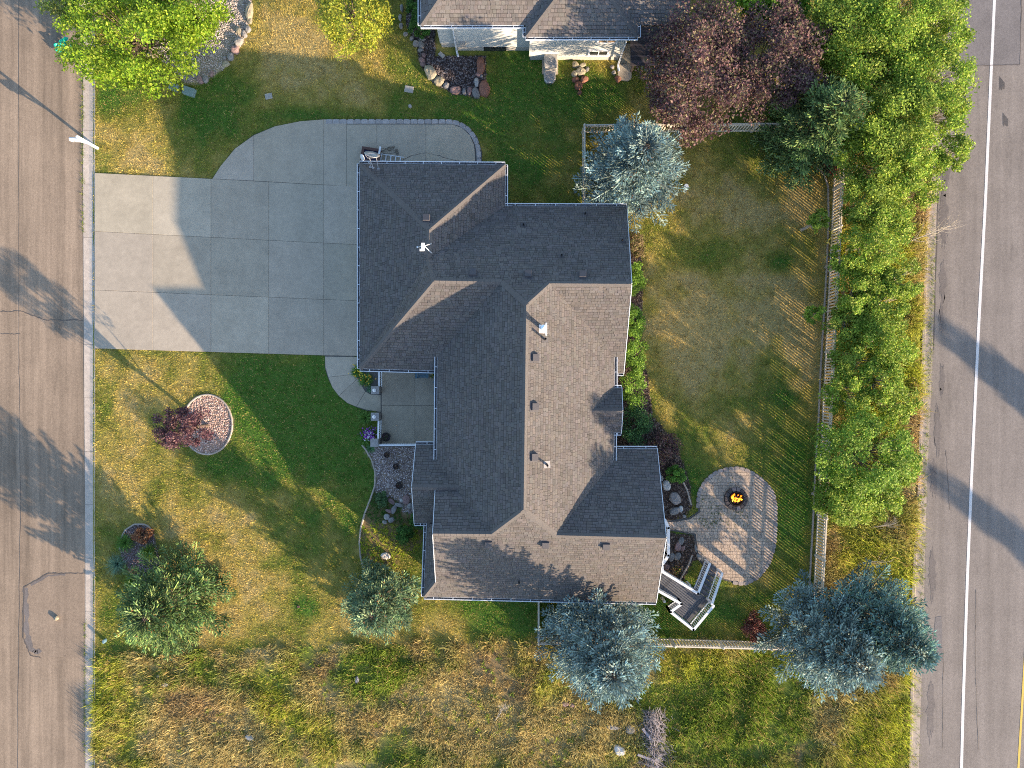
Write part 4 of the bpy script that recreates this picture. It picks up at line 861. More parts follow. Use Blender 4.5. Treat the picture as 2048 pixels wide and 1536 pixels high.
# cast garden kerbs
def garden_kerb(line, label, w=.10, z=.075, closed=False):
    e = empty('garden_kerb', label=label, cat='garden kerb', group='cast concrete garden kerbs')
    pts = [Vector(G(*p)) for p in line]
    if closed: pts.append(pts[0])
    dist = [0]
    for i in range(1, len(pts)): dist.append(dist[-1] + (pts[i] - pts[i - 1]).length)
    n = max(1, round(dist[-1] / 1.1)); 
    def at_(s):
        i = min(max(j for j in range(len(dist)) if dist[j] <= s + 1e-9), len(pts) - 2); t = (s - dist[i]) / (dist[i + 1] - dist[i]); return pts[i].lerp(pts[i + 1], t)
    for k in range(n):
        ps = [at_(dist[-1] * (k + t / 5.) / n * .9999 + (.004 if t == 0 else (-.004 if t == 5 else 0))) for t in range(6)]; b_ = MB(); vs = []
        for i, p in enumerate(ps):
            d = (ps[min(i + 1, 5)] - ps[max(i - 1, 0)]).normalized(); nn = Vector((-d.y, d.x))
            for o_, zz in ((w / 2, -.05), (w / 2, z * .55), (w * .25, z), (-w * .25, z), (-w / 2, z * .55), (-w / 2, -.05)): vs.append((*(p + nn * o_), zz))
        fs = []
        for i in range(5):
            for j in range(5): fs.append((i * 6 + j, (i + 1) * 6 + j, (i + 1) * 6 + j + 1, i * 6 + j + 1))
        fs += [tuple(range(6)), tuple(range(35, 29, -1))]
        c = random.uniform(.85, 1.0); b_.add(vs, fs, (c * .85, c * .85, c * .86)); b_.build('kerb_length', M['kerb'], e)
garden_kerb([(724, 890), (732, 899), (744, 920), (751, 945), (750, 972), (741, 998), (730, 1026), (722, 1055), (719, 1085), (721, 1112), (727, 1135)], 'curved concrete kerb between front lawn and porch gravel')
garden_kerb(circle_bed, 'ring kerb round the pink gravel bed', closed=True, w=.09)
garden_kerb([(240, 1100), (241, 1080), (251, 1060), (270, 1048), (293, 1049), (306, 1062)], 'curved kerb round the head of the small street bed', w=.09)
garden_kerb([(1632, 335), (1648, 350), (1656, 372), (1657, 440), (1653, 540), (1647, 640), (1641, 740), (1637, 840), (1631, 930), (1627, 1020), (1622, 1110), (1619, 1170)], 'long concrete mowing kerb inside the right hand fence')
garden_kerb([(1344, 934), (1362, 956), (1374, 980), (1382, 1010)], 'short kerb between mulch and grass left of the patio')
garden_kerb([(1384, 1110), (1378, 1128), (1368, 1145), (1360, 1160)], 'short kerb left of the deck stairs')

# ------------------------------------------------------------------ fire pit patio
pt = empty('paver_patio', kind='structure')
b_ = MB(); b_.prism(P2(patio), -.05, .018); b_.build('sand_bed', M['joint'], pt)
pp = P2(patio); inner = inset(ccw(pp), .10); b_ = MB(); rg = np.random.default_rng(12)
x0, x1 = min(p[0] for p in pp), max(p[0] for p in pp); y0, y1 = min(p[1] for p in pp), max(p[1] for p in pp)
yk = y0; row = 0
while yk < y1:
    hgt = .185; xk = x0 - rg.uniform(0, .2)
    while xk < x1:
        wd = rg.choice([.14, .185, .185, .25]); sub = [(xk, yk, wd, hgt)]
        if wd == .14 and rg.random() < .3: sub = [(xk, yk, wd, hgt * .66), (xk, yk + hgt * .66, wd, hgt * .34)]
        for (a, b, w_, h_) in sub:
            g_ = .007; win = [(a + g_, b + g_), (a + w_ - g_, b + g_), (a + w_ - g_, b + h_ - g_), (a + g_, b + h_ - g_)]; pg = clip(inner, win)
            if len(pg) >= 3:
                ar = abs(sum(pg[i][0] * pg[(i + 1) % len(pg)][1] - pg[(i + 1) % len(pg)][0] * pg[i][1] for i in range(len(pg)))) / 2
                if ar > .003:
                    k_ = rg.uniform(.82, 1.14); warm = rg.random(); c = np.array([.43, .34, .27]) * (1 - warm) + np.array([.48, .38, .285]) * warm
                    z = .045 + rg.uniform(-.004, .004); n = len(pg); t = rg.normal(0, .006, 2); cx_, cy_ = pg[0]
                    b_.add([(x, y, .0) for x, y in pg] + [(x, y, z + (x - cx_) * t[0] + (y - cy_) * t[1]) for x, y in pg], [tuple(range(n, 2 * n))] + [(i, (i + 1) % n, n + (i + 1) % n, n + i) for i in range(n)], tuple(c * k_))
        xk += wd
    yk += hgt; row += 1
b_.build('paver', M['stone'], pt, kind='stuff')
edge = [(1395, 1016)] + patio[1:20] + [(1389, 1072)]
blocks(edge[0:10] + [(1551, 1010)], (.30, .20), pt, -.03, .055, M['stone'], 'edge_stone', lambda: tuple(np.array((.30, .26, .24)) * random.uniform(.8, 1.2)), rnd=.012)
blocks(edge[9:16], (.30, .20), pt, -.03, .055, M['stone'], 'edge_stone', lambda: tuple(np.array((.30, .26, .24)) * random.uniform(.8, 1.2)), rnd=.012)
# moss and weeds between the pavers come with the grass further down
fx, fy, _ = P(1473, 998, .25); fp = empty('fire_pit', (fx, fy, .045), label='round stone fire pit with orange flames on the paved patio', cat='fire pit')
for k in range(14):
    a = 2 * math.pi * k / 14; b_ = MB(); r0, r1, da = .43, .66, math.pi / 14 - .02
    b_.prism([(r0 * math.cos(a - da), r0 * math.sin(a - da)), (r1 * math.cos(a - da), r1 * math.sin(a - da)), (r1 * math.cos(a + da), r1 * math.sin(a + da)), (r0 * math.cos(a + da), r0 * math.sin(a + da))], 0, .20 + random.uniform(-.01, .01),
             tuple(np.array((.075, .065, .065)) * random.uniform(.8, 1.2) * (2.6 if k in (3, 4, 11) else 1)), bevel=.015); b_.build('ring_stone', M['stone'], fp)
b_ = MB(); b_.lathe([(.40, .0), (.40, .24), (.37, .24), (.36, .05), (.02, .04)], n=28); b_.build('liner', M['black'], fp)
for k in range(4):
    b_ = MB(); a = k * .8 + .3; b_.tube([(-.28 * math.cos(a), -.28 * math.sin(a), .08 + .03 * k), (.28 * math.cos(a), .28 * math.sin(a), .10 + .03 * k)], .045, 7); b_.build('log', M['bark'], fp)
rg = np.random.default_rng(5)
for k in range(26):
    a = rg.uniform(0, 6.28); r = .30 * math.sqrt(rg.random()); x_, y_ = r * math.cos(a), r * math.sin(a) * .7 + .0; hh = rg.uniform(.18, .42) * (1.15 - r * 2); sway = rg.uniform(-.07, .07); up_ = rg.uniform(.06, .20)
    b_ = MB(); b_.tube([(x_, y_, .12), (x_ + sway * .6, y_ + up_ * .4, .12 + hh * .4), (x_ - sway * .4, y_ + up_ * .7, .12 + hh * .75), (x_ + sway, y_ + up_, .12 + hh)], [.024, .030, .018, .002], 6)
    b_.build('flame', M['flame2'] if k % 3 == 0 else M['flame'], fp)

# ------------------------------------------------------------------ railings, decks, porch
def railing(parent, a, b, z0, h, m=None, pitch=.115, topw=.09, posts=True, zb=None, balw=.035, rz0=None):
    """top rail, bottom rail and separate balusters between two plan points; z0/zb floor heights at a and b"""
    a, b = Vector(a), Vector(b); zb = z0 if zb is None else zb; L = (b - a).length; m = m or M['white']
    A = Vector((*a, z0)); B = Vector((*b, zb)); up_ = Vector((0, 0, 1))
    b_ = MB(); b_.bar(A + up_ * h, B + up_ * h, topw, .05); b_.build('top_rail', m, parent)
    b_ = MB(); b_.bar(A + up_ * .10, B + up_ * .10, .05, .06); b_.build('bottom_rail', m, parent)
    n = max(2, int(L / pitch)); bm_ = MB(); bm_.box((0, 0, (h - .16) / 2), (balw, balw, h - .16)); me_ = bm_.mesh('baluster', m)
    ang = math.atan2(b.y - a.y, b.x - a.x)
    for k in range(n):
        p = A.lerp(B, (k + .5) / n); link('baluster', me_, parent, loc=(p.x, p.y, p.z + .13), rot=(0, 0, ang))
    if posts:
        for e in (A, B):
            b_ = MB(); b_.box((e.x, e.y, e.z + h / 2), (.11, .11, h + .06)); b_.build('post', m, parent)
h1 = .98
rl = empty('porch_railing', label='white porch railing from garage corner to the first stone pillar', cat='railing', group='porch railings')
railing(rl, P(758, 736, .98)[:2], P(758, 773, .98)[:2], .10, .85, posts=False)
rl = empty('porch_railing', label='white porch railing between the second and third stone pillars', cat='railing', group='porch railings')
railing(rl, P(757, 841, .98)[:2], P(756, 878, .98)[:2], .10, .85, posts=False)
rl = empty('porch_railing', label='long white porch railing between gravel bed and porch floor', cat='railing', group='porch railings')
railing(rl, P(757, 890.5, .98)[:2], P(845, 890.5, .98)[:2], .10, .85, posts=False)
for (px_, py_), lb, lamp in (((750, 780.5), 'square stone pillar nearest the garage with a lantern on top', 1), ((749.5, 833.5), 'square stone pillar below the walk opening with a lantern on top', 1), ((748.5, 886), 'square stone pillar without lantern at the gravel corner', 0)):
    x, y, _ = P(px_, py_, 1.1); e = empty('stone_pillar', (x, y, 0), label=lb, cat='pillar', group='stone pillars at the porch')
    b_ = MB(); b_.box((0, 0, .5), (.36, .36, 1.0), col=(.24, .22, .20)); b_.build('shaft', M['stone'], e)
    b_ = MB(); b_.prism([(-.22, -.22), (.22, -.22), (.22, .22), (-.22, .22)], 1.0, 1.08, (.28, .27, .26), bevel=.012); b_.build('cap_stone', M['stone'], e)
    if lamp:
        l = empty('lantern', (x - .01, y, 1.08), label='white lantern on the ' + ('pillar nearest the garage' if py_ < 800 else 'pillar below the walk opening'), cat='lantern', group='lanterns on the stone pillars')
        b_ = MB(); b_.lathe([(.055, 0), (.075, .03), (.075, .16)], n=12); b_.build('glass', M['lantern'], l)
        b_ = MB(); b_.lathe([(.10, .165), (.10, .185), (.03, .24), (.012, .27)], n=12); b_.build('lid', M['white'], l)
# porch furniture
def chair(px, py, rz, label):
    x, y, _ = P(px, py, .4); e = empty('garden_chair', (x, y, .10), rz, label=label, cat='chair', group='blue grey slatted porch chairs')
    for k in range(6):
        b_ = MB(); b_.box((0, -.25 + k * .09, .38 - k * .012), (.50, .075, .022)); b_.build('seat_slat', M['blue'], e)
    for k in range(5):
        b_ = MB(); b_.bar((-.2 + k * .1, .24, .34), (-.22 + k * .11, .50, 1.0), .085, .02); b_.build('back_slat', M['blue'], e)
    for s_ in (-1, 1):
        b_ = MB(); b_.box((s_ * .31, -.02, .60), (.12, .62, .025)); b_.build('armrest', M['blue'], e)
        for yy_ in (-.28, .22):
            b_ = MB(); b_.box((s_ * .28, yy_, .295), (.05, .08, .59)); b_.build('leg', M['blue'], e)
chair(845, 745, 0, 'blue grey slatted chair at the top of the porch, half under the eave'); chair(880, 776, math.radians(-90), 'blue grey chair almost hidden under the main eave')
def pot(px, py, r, h, label, z=0.0, plant=None, m='dark'):
    x, y, _ = P(px, py, h + z); e = empty('plant_pot', (x, y, z), label=label, cat='plant pot')
    b_ = MB(); b_.lathe([(r * .7, 0), (r * .95, h * .8), (r, h), (r * .86, h), (r * .8, h - .06), (.01, h - .06)], n=22); b_.build('pot', M[m], e)
    return e, h + z
# scattered tufts of stalks or leaves used for pots, perennials and shrubs
def leaf_cloud(pts, rg, size, pal, up=.6, aspect=.62, jitter=.25):
    n = len(pts); d = rg.normal(0, 1, (n, 3)); d /= np.linalg.norm(d, axis=1)[:, None]; nrm = rg.normal(0, 1, (n, 3)); nrm[:, 2] = np.abs(nrm[:, 2]) + up * 2; nrm /= np.linalg.norm(nrm, axis=1)[:, None]
    u = d - nrm * (d * nrm).sum(1)[:, None]; u /= np.linalg.norm(u, axis=1)[:, None] + 1e-9; v = np.cross(nrm, u); s = (size * rg.uniform(.45, 1.5, n) ** 1.1)[:, None]
    q_ = np.stack([pts - u * s * .5, pts + v * s * aspect * .5 + nrm * s * .06, pts + u * s * .5, pts - v * s * aspect * .5 + nrm * s * .06], 1)
    pal = np.array(pal); c = pal[rg.integers(0, len(pal), n)] * rg.uniform(1 - jitter, 1 + jitter, (n, 1))
    return q_, c
def blade_tuft(cx_, cy_, n, L, w, rg, pal, z0=0.0, spread=.05, lean=(.3, 1.1), nseg=3):
    """long curved blades radiating from a point, as quads"""
    a = rg.uniform(0, 6.28, n); le = rg.uniform(*lean, n); ln = L * rg.uniform(.6, 1.15, n); r0 = rg.uniform(0, spread, n)
    d = np.stack([np.cos(a), np.sin(a), np.zeros(n)], 1); sd = np.stack([-np.sin(a), np.cos(a), np.zeros(n)], 1); p = np.array([cx_, cy_, z0]) + d * r0[:, None]; out = []
    prev = p; ang = math.pi / 2 - le * .4
    for k in range(nseg):
        st = ln / nseg; ang = ang - le * .45; nx_ = prev + d * (np.cos(ang) * st)[:, None] + np.array([0, 0, 1.]) * (np.sin(ang) * st)[:, None]
        w0, w1 = w * (1 - k / nseg * .6), w * (1 - (k + 1) / nseg * .75)
        out.append(np.stack([prev - sd * w0 / 2, prev + sd * w0 / 2, nx_ + sd * w1 / 2, nx_ - sd * w1 / 2], 1)); prev = nx_
    pal = np.array(pal); c = pal[rg.integers(0, len(pal), n)] * rg.uniform(.7, 1.3, (n, 1)); return np.concatenate(out), np.concatenate([c] * nseg)
rg = np.random.default_rng(21)
e, z_ = pot(772, 874, .26, .42, 'large round dark pot in the lower corner of the porch', .10)
q_, c_ = leaf_cloud(np.c_[rg.normal(0, .1, (140, 2)), rg.uniform(.3, .5, 140)], rg, .07, [(.04, .02, .05), (.10, .05, .08), (.03, .05, .02)]); link('plant', poly_mesh('plant', q_, 4, c_, M['leaf']), e)
for px_, py_, r_, lb in ((773.5, 910, .16, 'upper of three dark tubs in the porch gravel'), (791.5, 933, .17, 'middle of three dark tubs in the porch gravel'), (798, 971, .21, 'lower and largest of three dark tubs in the porch gravel')):
    e, z_ = pot(px_, py_, r_, .30, lb); e['group'] = 'dark tubs in the porch gravel'
    q_, c_ = leaf_cloud(np.c_[rg.normal(0, r_ * .42, (90, 2)), rg.uniform(.2, .34, 90)], rg, .06, [(.05, .02, .03), (.10, .05, .05), (.03, .03, .02), (.16, .11, .10)]); link('plant', poly_mesh('plant', q_, 4, c_, M['leaf']), e)
e, z_ = pot(873, 747, .2, .4, 'pot with green plant in the upper right corner of the porch', .10)
q_, c_ = leaf_cloud(np.c_[rg.normal(0, .13, (220, 2)), rg.uniform(.4, .75, 220)], rg, .09, [(.03, .09, .02), (.05, .13, .03), (.3, .22, .02)]); link('plant', poly_mesh('plant', q_, 4, c_, M['leaf']), e)

# back deck with stairs
DZ = .95; TR = DZ + .92
def T_(px, py): return P(px, py, TR)[:2]
dk = empty('back_deck', label='grey plank landing with white railings and stairs down to the patio', cat='deck')
pl_poly = [T_(*p) for p in [(1326, 1146), (1396, 1189), (1399, 1191), (1421, 1205), (1426, 1213), (1387, 1257), (1343, 1223), (1363, 1210), (1316, 1184)]]
pl_poly = ccw(pl_poly)
e0, e1 = Vector(T_(1387, 1257)), Vector(T_(1426, 1213)); ud = (e1 - e0).normalized(); vd = Vector((-ud.y, ud.x))
pr = [(Vector(p).dot(ud), Vector(p).dot(vd)) for p in pl_poly]; v0, v1 = min(p[1] for p in pr), max(p[1] for p in pr); k = v0
while k < v1:
    win = [(-99, k + .004), (99, k + .004), (99, k + .138), (-99, k + .138)]; pg = clip(ccw(pr), win)
    if len(pg) >= 3:
        b_ = MB(); c = random.uniform(.8, 1.2); b_.prism([tuple(ud * a + vd * b) for a, b in pg], DZ - .03, DZ, (c, c, c)); b_.build('plank', M['deck'], dk)
    k += .142
b_ = MB(); b_.prism(inset(pl_poly, .05), DZ - .22, DZ - .035); b_.build('frame', M['white'], dk)
for q_ in [(1343, 1223), (1387, 1255), (1424, 1213), (1363, 1208), (1396, 1190)]:
    p = T_(*q_); b_ = MB(); b_.box((p[0] * .985, p[1] * .985, (DZ - .2) / 2), (.12, .12, DZ - .2)); b_.build('support_post', M['white'], dk)
for a, b in [((1324, 1143), (1396, 1187)), ((1317, 1182), (1363, 1208)), ((1363, 1208), (1341, 1224)), ((1341, 1224), (1387, 1260)), ((1387, 1260), (1427, 1212))]:
    railing(dk, T_(*a), T_(*b), DZ, .92, topw=.13)
s0, s1 = (Vector(T_(1396, 1187)), Vector(T_(1424, 1207))); t0, t1 = Vector(P(1419, 1128, 1.0)[:2]), Vector(P(1444, 1147, 1.0)[:2])
railing(dk, s0, t0, DZ, .92, topw=.13, zb=.10); railing(dk, s1, t1, DZ, .92, topw=.13, zb=.10)
for k in range(6):
    a0, a1 = s0.lerp(t0, (k + .06) / 6), s1.lerp(t1, (k + .06) / 6); b0, b1 = s0.lerp(t0, (k + 1.02) / 6), s1.lerp(t1, (k + 1.02) / 6); z = DZ - (k + 1) * (DZ - .05) / 6.6
    b_ = MB(); c = random.uniform(.85, 1.15); b_.prism([a0, a1, b1, b0], z - .04, z, (c, c, c)); b_.build('tread', M['deck'], dk)
# white balcony rail under the east gable
br = empty('balcony_railing', label='white balcony railing just outside the right hand gable edge', cat='railing')
zz = 1.2
for a, b in [((1330, 1040), (1337, 1056)), ((1337, 1056), (1337, 1111)), ((1337, 1111), (1324, 1130)), ((1324, 1130), (1325, 1143))]:
    railing(br, P(*a, zz + .9)[:2], P(*b, zz + .9)[:2], zz, .9, topw=.15)
b_ = MB(); b_.prism(P2([(1300, 1040), (1323, 1040), (1331, 1056), (1331, 1110), (1319, 1130), (1300, 1130)], 1.2), 1.1, 1.2); b_.build('floor', M['deck'], br)
for q_ in ((1328, 1058), (1328, 1108)):
    b_ = MB(); b_.box((*P(*q_, 1.2)[:2], .55), (.12, .12, 1.1)); b_.build('post', M['white'], br)

# ------------------------------------------------------------------ fences
FH = 1.25
def picket_mesh():
    b_ = MB(); b_.box((0, 0, FH / 2 - .02), (.085, .022, FH - .10)); return b_.mesh('picket', M['fence'])
PM = picket_mesh(); b_ = MB(); b_.box((0, 0, FH / 2), (.11, .11, FH + .04)); b_.lathe([(.08, FH + .02), (.085, FH + .04), (.01, FH + .10)], n=4); POST = b_.mesh('post', M['fence'])
def fence(path, label, span=2.4, pitch=.168):
    e = empty('picket_fence', label=label, cat='fence', group='pale vinyl picket fences')
    pts = [Vector(G(*p)) for p in path]
    for i in range(len(pts) - 1):
        a, b = pts[i], pts[i + 1]; L = (b - a).length; n = max(1, round(L / span)); ang = math.atan2(b.y - a.y, b.x - a.x)
        for k in range(n + (i == len(pts) - 2)):
            p = a.lerp(b, k / n); link('post', POST, e, loc=(p.x, p.y, 0), rot=(0, 0, ang))
        for z, hh, ww in ((FH - .03, .06, .07), (.14, .09, .045), (FH - .27, .06, .045)):
            for k in range(n):
                p, q_ = a.lerp(b, k / n), a.lerp(b, (k + 1) / n); b_ = MB(); b_.bar((p.x, p.y, z), (q_.x, q_.y, z), ww, hh); b_.build('rail', M['fence'], e)
        m = int(L / pitch)
        for k in range(m):
            t = (k + .5) / m; p = a.lerp(b, t)
            link('picket', PM, e, loc=(p.x, p.y, random.uniform(-.005, .005)), rot=(0, 0, ang))
fence([(1165, 432), (1165, 266), (1671, 262)], 'north picket fence running from the house corner behind the purple trees')
fence([(1671, 262), (1666, 380), (1630, 1110), (1621, 1285)], 'long picket fence on the right beside the roadside trees')
fence([(1621, 1285), (1340, 1277), (1076, 1272), (1076, 1180)], 'south picket fence between back garden and weedy lot')

# ------------------------------------------------------------------ small things
# mailbox by the street
mx = empty('mailbox', (*G(196, 297), 0), label='white post mailbox at the kerb above the driveway mouth', cat='mailbox')
b_ = MB(); b_.box((0, 0, .95), (.11, .11, 1.9)); b_.build('post', M['white'], mx)
b_ = MB(); b_.lathe([(.08, 1.9), (.085, 1.93), (.01, 2.02)], n=8); b_.build('finial', M['white'], mx)
b_ = MB(); b_.bar((.05, 0, 1.28), (-.60, .02, 1.28), .09, .09); b_.build('arm', M['white'], mx)
b_ = MB(); b_.bar((0, 0, .85), (-.42, .015, 1.26), .07, .07); b_.build('brace', M['white'], mx)
b_ = MB(); prof = [(-.10, 1.33), (.10, 1.33), (.10, 1.48), (.07, 1.55), (0, 1.58), (-.07, 1.55), (-.10, 1.48)]
b_.add([(-.10, y, z) for y, z in prof] + [(-.66, y + .02, z) for y, z in prof], [tuple(range(7)), tuple(range(13, 6, -1))] + [(i, i + 7, (i + 1) % 7 + 7, (i + 1) % 7) for i in range(7)]); b_.build('box', M['white'], mx)
b_ = MB(); b_.box((-.4, -.11, 1.52), (.03, .012, .16)); b_.build('flag', M['brown'], mx)
# things on the apron by the garage
e = empty('fire_table', (*G(744, 315), .045), math.radians(-9), label='rusty brown square trough with navy liner beside the garage eave', cat='trough')
b_ = MB()
for cx_, cy_, sx, sy in ((0, .34, 1.06, .14), (0, -.34, 1.06, .14), (-.46, 0, .14, .54), (.46, 0, .14, .54)): b_.box((cx_, cy_, .36), (sx, sy, .10))
b_.build('rim', M['brown'], e); b_ = MB(); b_.box((0, 0, .2), (.80, .54, .30)); b_.build('liner', M['navy'], e)
for a in (-1, 1):
    for b in (-1, 1):
        b_ = MB(); b_.tube([(a * .46, b * .34, .31), (a * .52, b * .4, .0)], .025, 6); b_.build('leg', M['brown'], e)
e = empty('iron_scrollwork', (*G(780, 302), .05), label='dark wrought iron scrolls lying on the apron beside the trough', cat='ironwork')
for cen, rr, turns, sg, tail in (((.0, .10), .13, 1.6, 1, (-.75, -.02)), ((.38, .02), .11, 1.4, -1, (-.55, -.02)), ((.42, -.18), .10, 1.2, 1, (-.5, -.15)), ((.2, .2), .09, 1.5, -1, (-.6, .1))):
    pts = []
    for k in range(22):
        t = k / 21; a = sg * t * turns * 2 * math.pi; r = rr * (.25 + .75 * t); pts.append((cen[0] + r * math.cos(a), cen[1] + r * math.sin(a), .02 + .03 * t))
    pts += [(cen[0] + rr + (tail[0] - cen[0]) * t, cen[1] + (tail[1] - cen[1]) * t + .04 * math.sin(6 * t), .05) for t in (.3, .7, 1.)]
    b_ = MB(); b_.tube(pts, .011, 5); b_.build('scroll', M['dark'], e)
e = empty('plank_board', (*G(763, 307), .045), math.radians(80), label='short white board standing out of the trough', cat='board')
b_ = MB(); b_.box((0, 0, .5), (.42, .10, .03)); b_.build('board', M['white'], e); b_ = MB(); b_.box((-.14, 0, .25), (.05, .05, .5)); b_.build('foot', M['white'], e)
e = empty('ladder', (*G(785, 319.5), .05), math.radians(-8), label='pale aluminium ladder lying along the garage wall', cat='ladder')
for s_ in (-1, 1):
    b_ = MB(); b_.bar((-.75, s_ * .19, .10), (.68, s_ * .15 + .02, .10), .035, .07); b_.build('side_rail', M['gutter'], e)
for k in range(5):
    b_ = MB(); b_.bar((-.62 + k * .27, -.18, .10), (-.62 + k * .27, .18, .10), .05, .03); b_.build('rung', M['gutter'], e)
# utility boxes in the grass
for px_, py_, w, d, h, rz, m_, lb in [(376, 181, .62, .42, .30, -18, 'green_box', 'teal green utility box in the shaded grass at the foot of the gravel bed'), (345, 172, .42, .36, .30, -20, 'green_box', 'smaller green utility box half under the leaves'),
                                  (818, 178, .50, .36, .06, -10, 'ac', 'grey rectangular meter lid in the grass by the mulch bed'), (820, 212, .20, .24, .05, 20, 'ac', 'small oval valve lid in the grass'), (537, 192, .40, .32, .04, 10, 'ac', 'round utility lid in the dry turf'),
                                  (1373, 373, .26, .34, .25, 10, 'gutter', 'small white box standing in the back garden by the spruce'), (883, 109, .36, .22, .10, -40, 'ac', 'beige splash block lying in the dark mulch'), (206, 1284, .12, .22, .3, 0, 'blue', 'small blue marker box near the street')]:
    x, y, _ = P(px_, py_, h); b_ = MB(); b_.prism([(-w / 2, -d / 2), (w / 2, -d / 2), (w / 2, d / 2), (-w / 2, d / 2)] if w > .3 else [(w / 2 * math.cos(t), d / 2 * math.sin(t)) for t in np.linspace(0, 6.28, 11)[:-1]], -.03, h, bevel=.015)
    o = link('utility_box', b_.mesh('utility_box', M[m_]), loc=(x, y, 0), rot=(0, 0, math.radians(rz)), label=lb, cat='utility box')
# stump-like sprinkler head in the green ring
b_ = MB(); b_.lathe([(.07, 0), (.08, .05), (.05, .07), (.02, .06)], n=10); b_.build('sprinkler_head', M['brown'], loc=(*G(597, 1213), 0), label='small brown sprinkler head in the bright green ring of lawn', cat='sprinkler')
# teal sheeting caught in the branches at top left
rg = np.random.default_rng(2); b_ = MB(); N_ = 9; vs = []
for i in range(N_):
    for j in range(N_):
        vs.append((i / 8 * .95 - .45, j / 8 * .8 - .4, .10 + rg.uniform(0, .26)))
b_.add(vs, [(i * N_ + j, (i + 1) * N_ + j, (i + 1) * N_ + j + 1, i * N_ + j + 1) for i in range(N_ - 1) for j in range(N_ - 1) if rg.random() < .9])
b_.build('plastic_sheet', M['teal'], loc=(*P(126, 94, .2)[:2], STREET_Z + .02), rot=(0, 0, .5), label='crumpled teal plastic sheet by the street under the tree', cat='plastic sheet')

# ------------------------------------------------------------------ lawn and weeds
def tufts(px, py, col, rg, nb, L, w, lean, zf=None, flow=None):
    n = len(px); wx = (px - 1024) / 35.5; wy = (768 - py) / 35.5; z = (zf(wx, wy) if zf is not None else np.zeros(n)); T = []; Cc = []
    L = L * np.ones(n); w = w * np.ones(n)
    for k in range(nb):
        a = rg.uniform(0, 2 * math.pi, n)
        if flow is not None: a = a * .5 + flow + rg.normal(0, .6, n)
        ln = L * rg.uniform(.55, 1.3, n); le = rg.uniform(*lean, n); hx = np.cos(a) * np.sin(le) * ln; hy = np.sin(a) * np.sin(le) * ln; hz = np.cos(le) * ln
        b = rg.uniform(0, 6.28, n); ww = w * rg.uniform(.6, 1.3, n); ux, uy = -np.sin(a) * ww / 2 + np.cos(b) * ww * .1, np.cos(a) * ww / 2 + np.sin(b) * ww * .1
        ox, oy = rg.normal(0, 1, n) * L * .3, rg.normal(0, 1, n) * L * .3; bx_, by_ = wx + ox, wy + oy
        T.append(np.stack([np.stack([bx_ - ux, by_ - uy, z - .012], 1), np.stack([bx_ + ux, by_ + uy, z - .012], 1), np.stack([bx_ + hx, by_ + hy, z + hz], 1)], 1))
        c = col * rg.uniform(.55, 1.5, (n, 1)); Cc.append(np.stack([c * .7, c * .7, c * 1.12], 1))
    return np.concatenate(T), np.concatenate(Cc)
rg = np.random.default_rng(31)
def grow(zone, n):
    px = rg.uniform(185, 1900, n); py = rg.uniform(-40, 1580, n); wd = is_weeds(px, py)
    k = (wd if zone == 'weeds' else ~wd) & (px < rkerb(py) - 1 + 5 * vnoise(py / 9., py * 0, 1.)); px, py = px[k], py[k]
    k = px > (186 if zone == 'weeds' else 188); px, py = px[k], py[k]
    for pg in NOGRASS[1:]:
        k = ~inside(px, py, pg); px, py = px[k], py[k]
    return px, py
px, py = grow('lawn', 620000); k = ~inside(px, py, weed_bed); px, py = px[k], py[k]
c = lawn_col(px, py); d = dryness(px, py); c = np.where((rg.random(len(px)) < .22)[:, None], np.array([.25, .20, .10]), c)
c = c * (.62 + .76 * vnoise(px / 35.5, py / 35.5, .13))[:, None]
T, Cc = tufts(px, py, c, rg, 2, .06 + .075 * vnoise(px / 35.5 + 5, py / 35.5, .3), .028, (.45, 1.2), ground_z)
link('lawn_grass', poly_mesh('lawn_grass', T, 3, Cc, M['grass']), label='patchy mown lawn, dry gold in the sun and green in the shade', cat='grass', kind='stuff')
px, py = grow('weeds', 210000)
c = weed_col(px, py); xx, yy_ = px / 35.5, py / 35.5; den = fbm(xx, yy_, 1.1, 3)
k = rg.random(len(px)) < np.clip((den - .22) * 3.2, .25, 1); px, py, c = px[k], py[k], c[k]
c = np.where((rg.random(len(px)) < .15)[:, None], np.array([.30, .23, .12]), c)
c = c * (.68 + .64 * vnoise(px / 35.5, py / 35.5, .22))[:, None]
hh = np.clip(fbm(px / 35.5 + 3, py / 35.5 + 8, 1.0, 3) * 2.6 - .85, 0, 1); hh = np.clip(hh + .3 * (px > fence_x(py)), 0, 1); hh = hh * (1 - .55 * np.clip((weed_col(px, py)[:, 0] - weed_col(px, py)[:, 1]) * 12, 0, 1))
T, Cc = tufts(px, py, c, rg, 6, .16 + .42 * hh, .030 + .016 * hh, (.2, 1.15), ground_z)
link('wild_grass', poly_mesh('wild_grass', T, 3, Cc, M['grass']), label='tall unmown weeds and straw on the vacant lot and road bank', cat='weeds', kind='stuff')
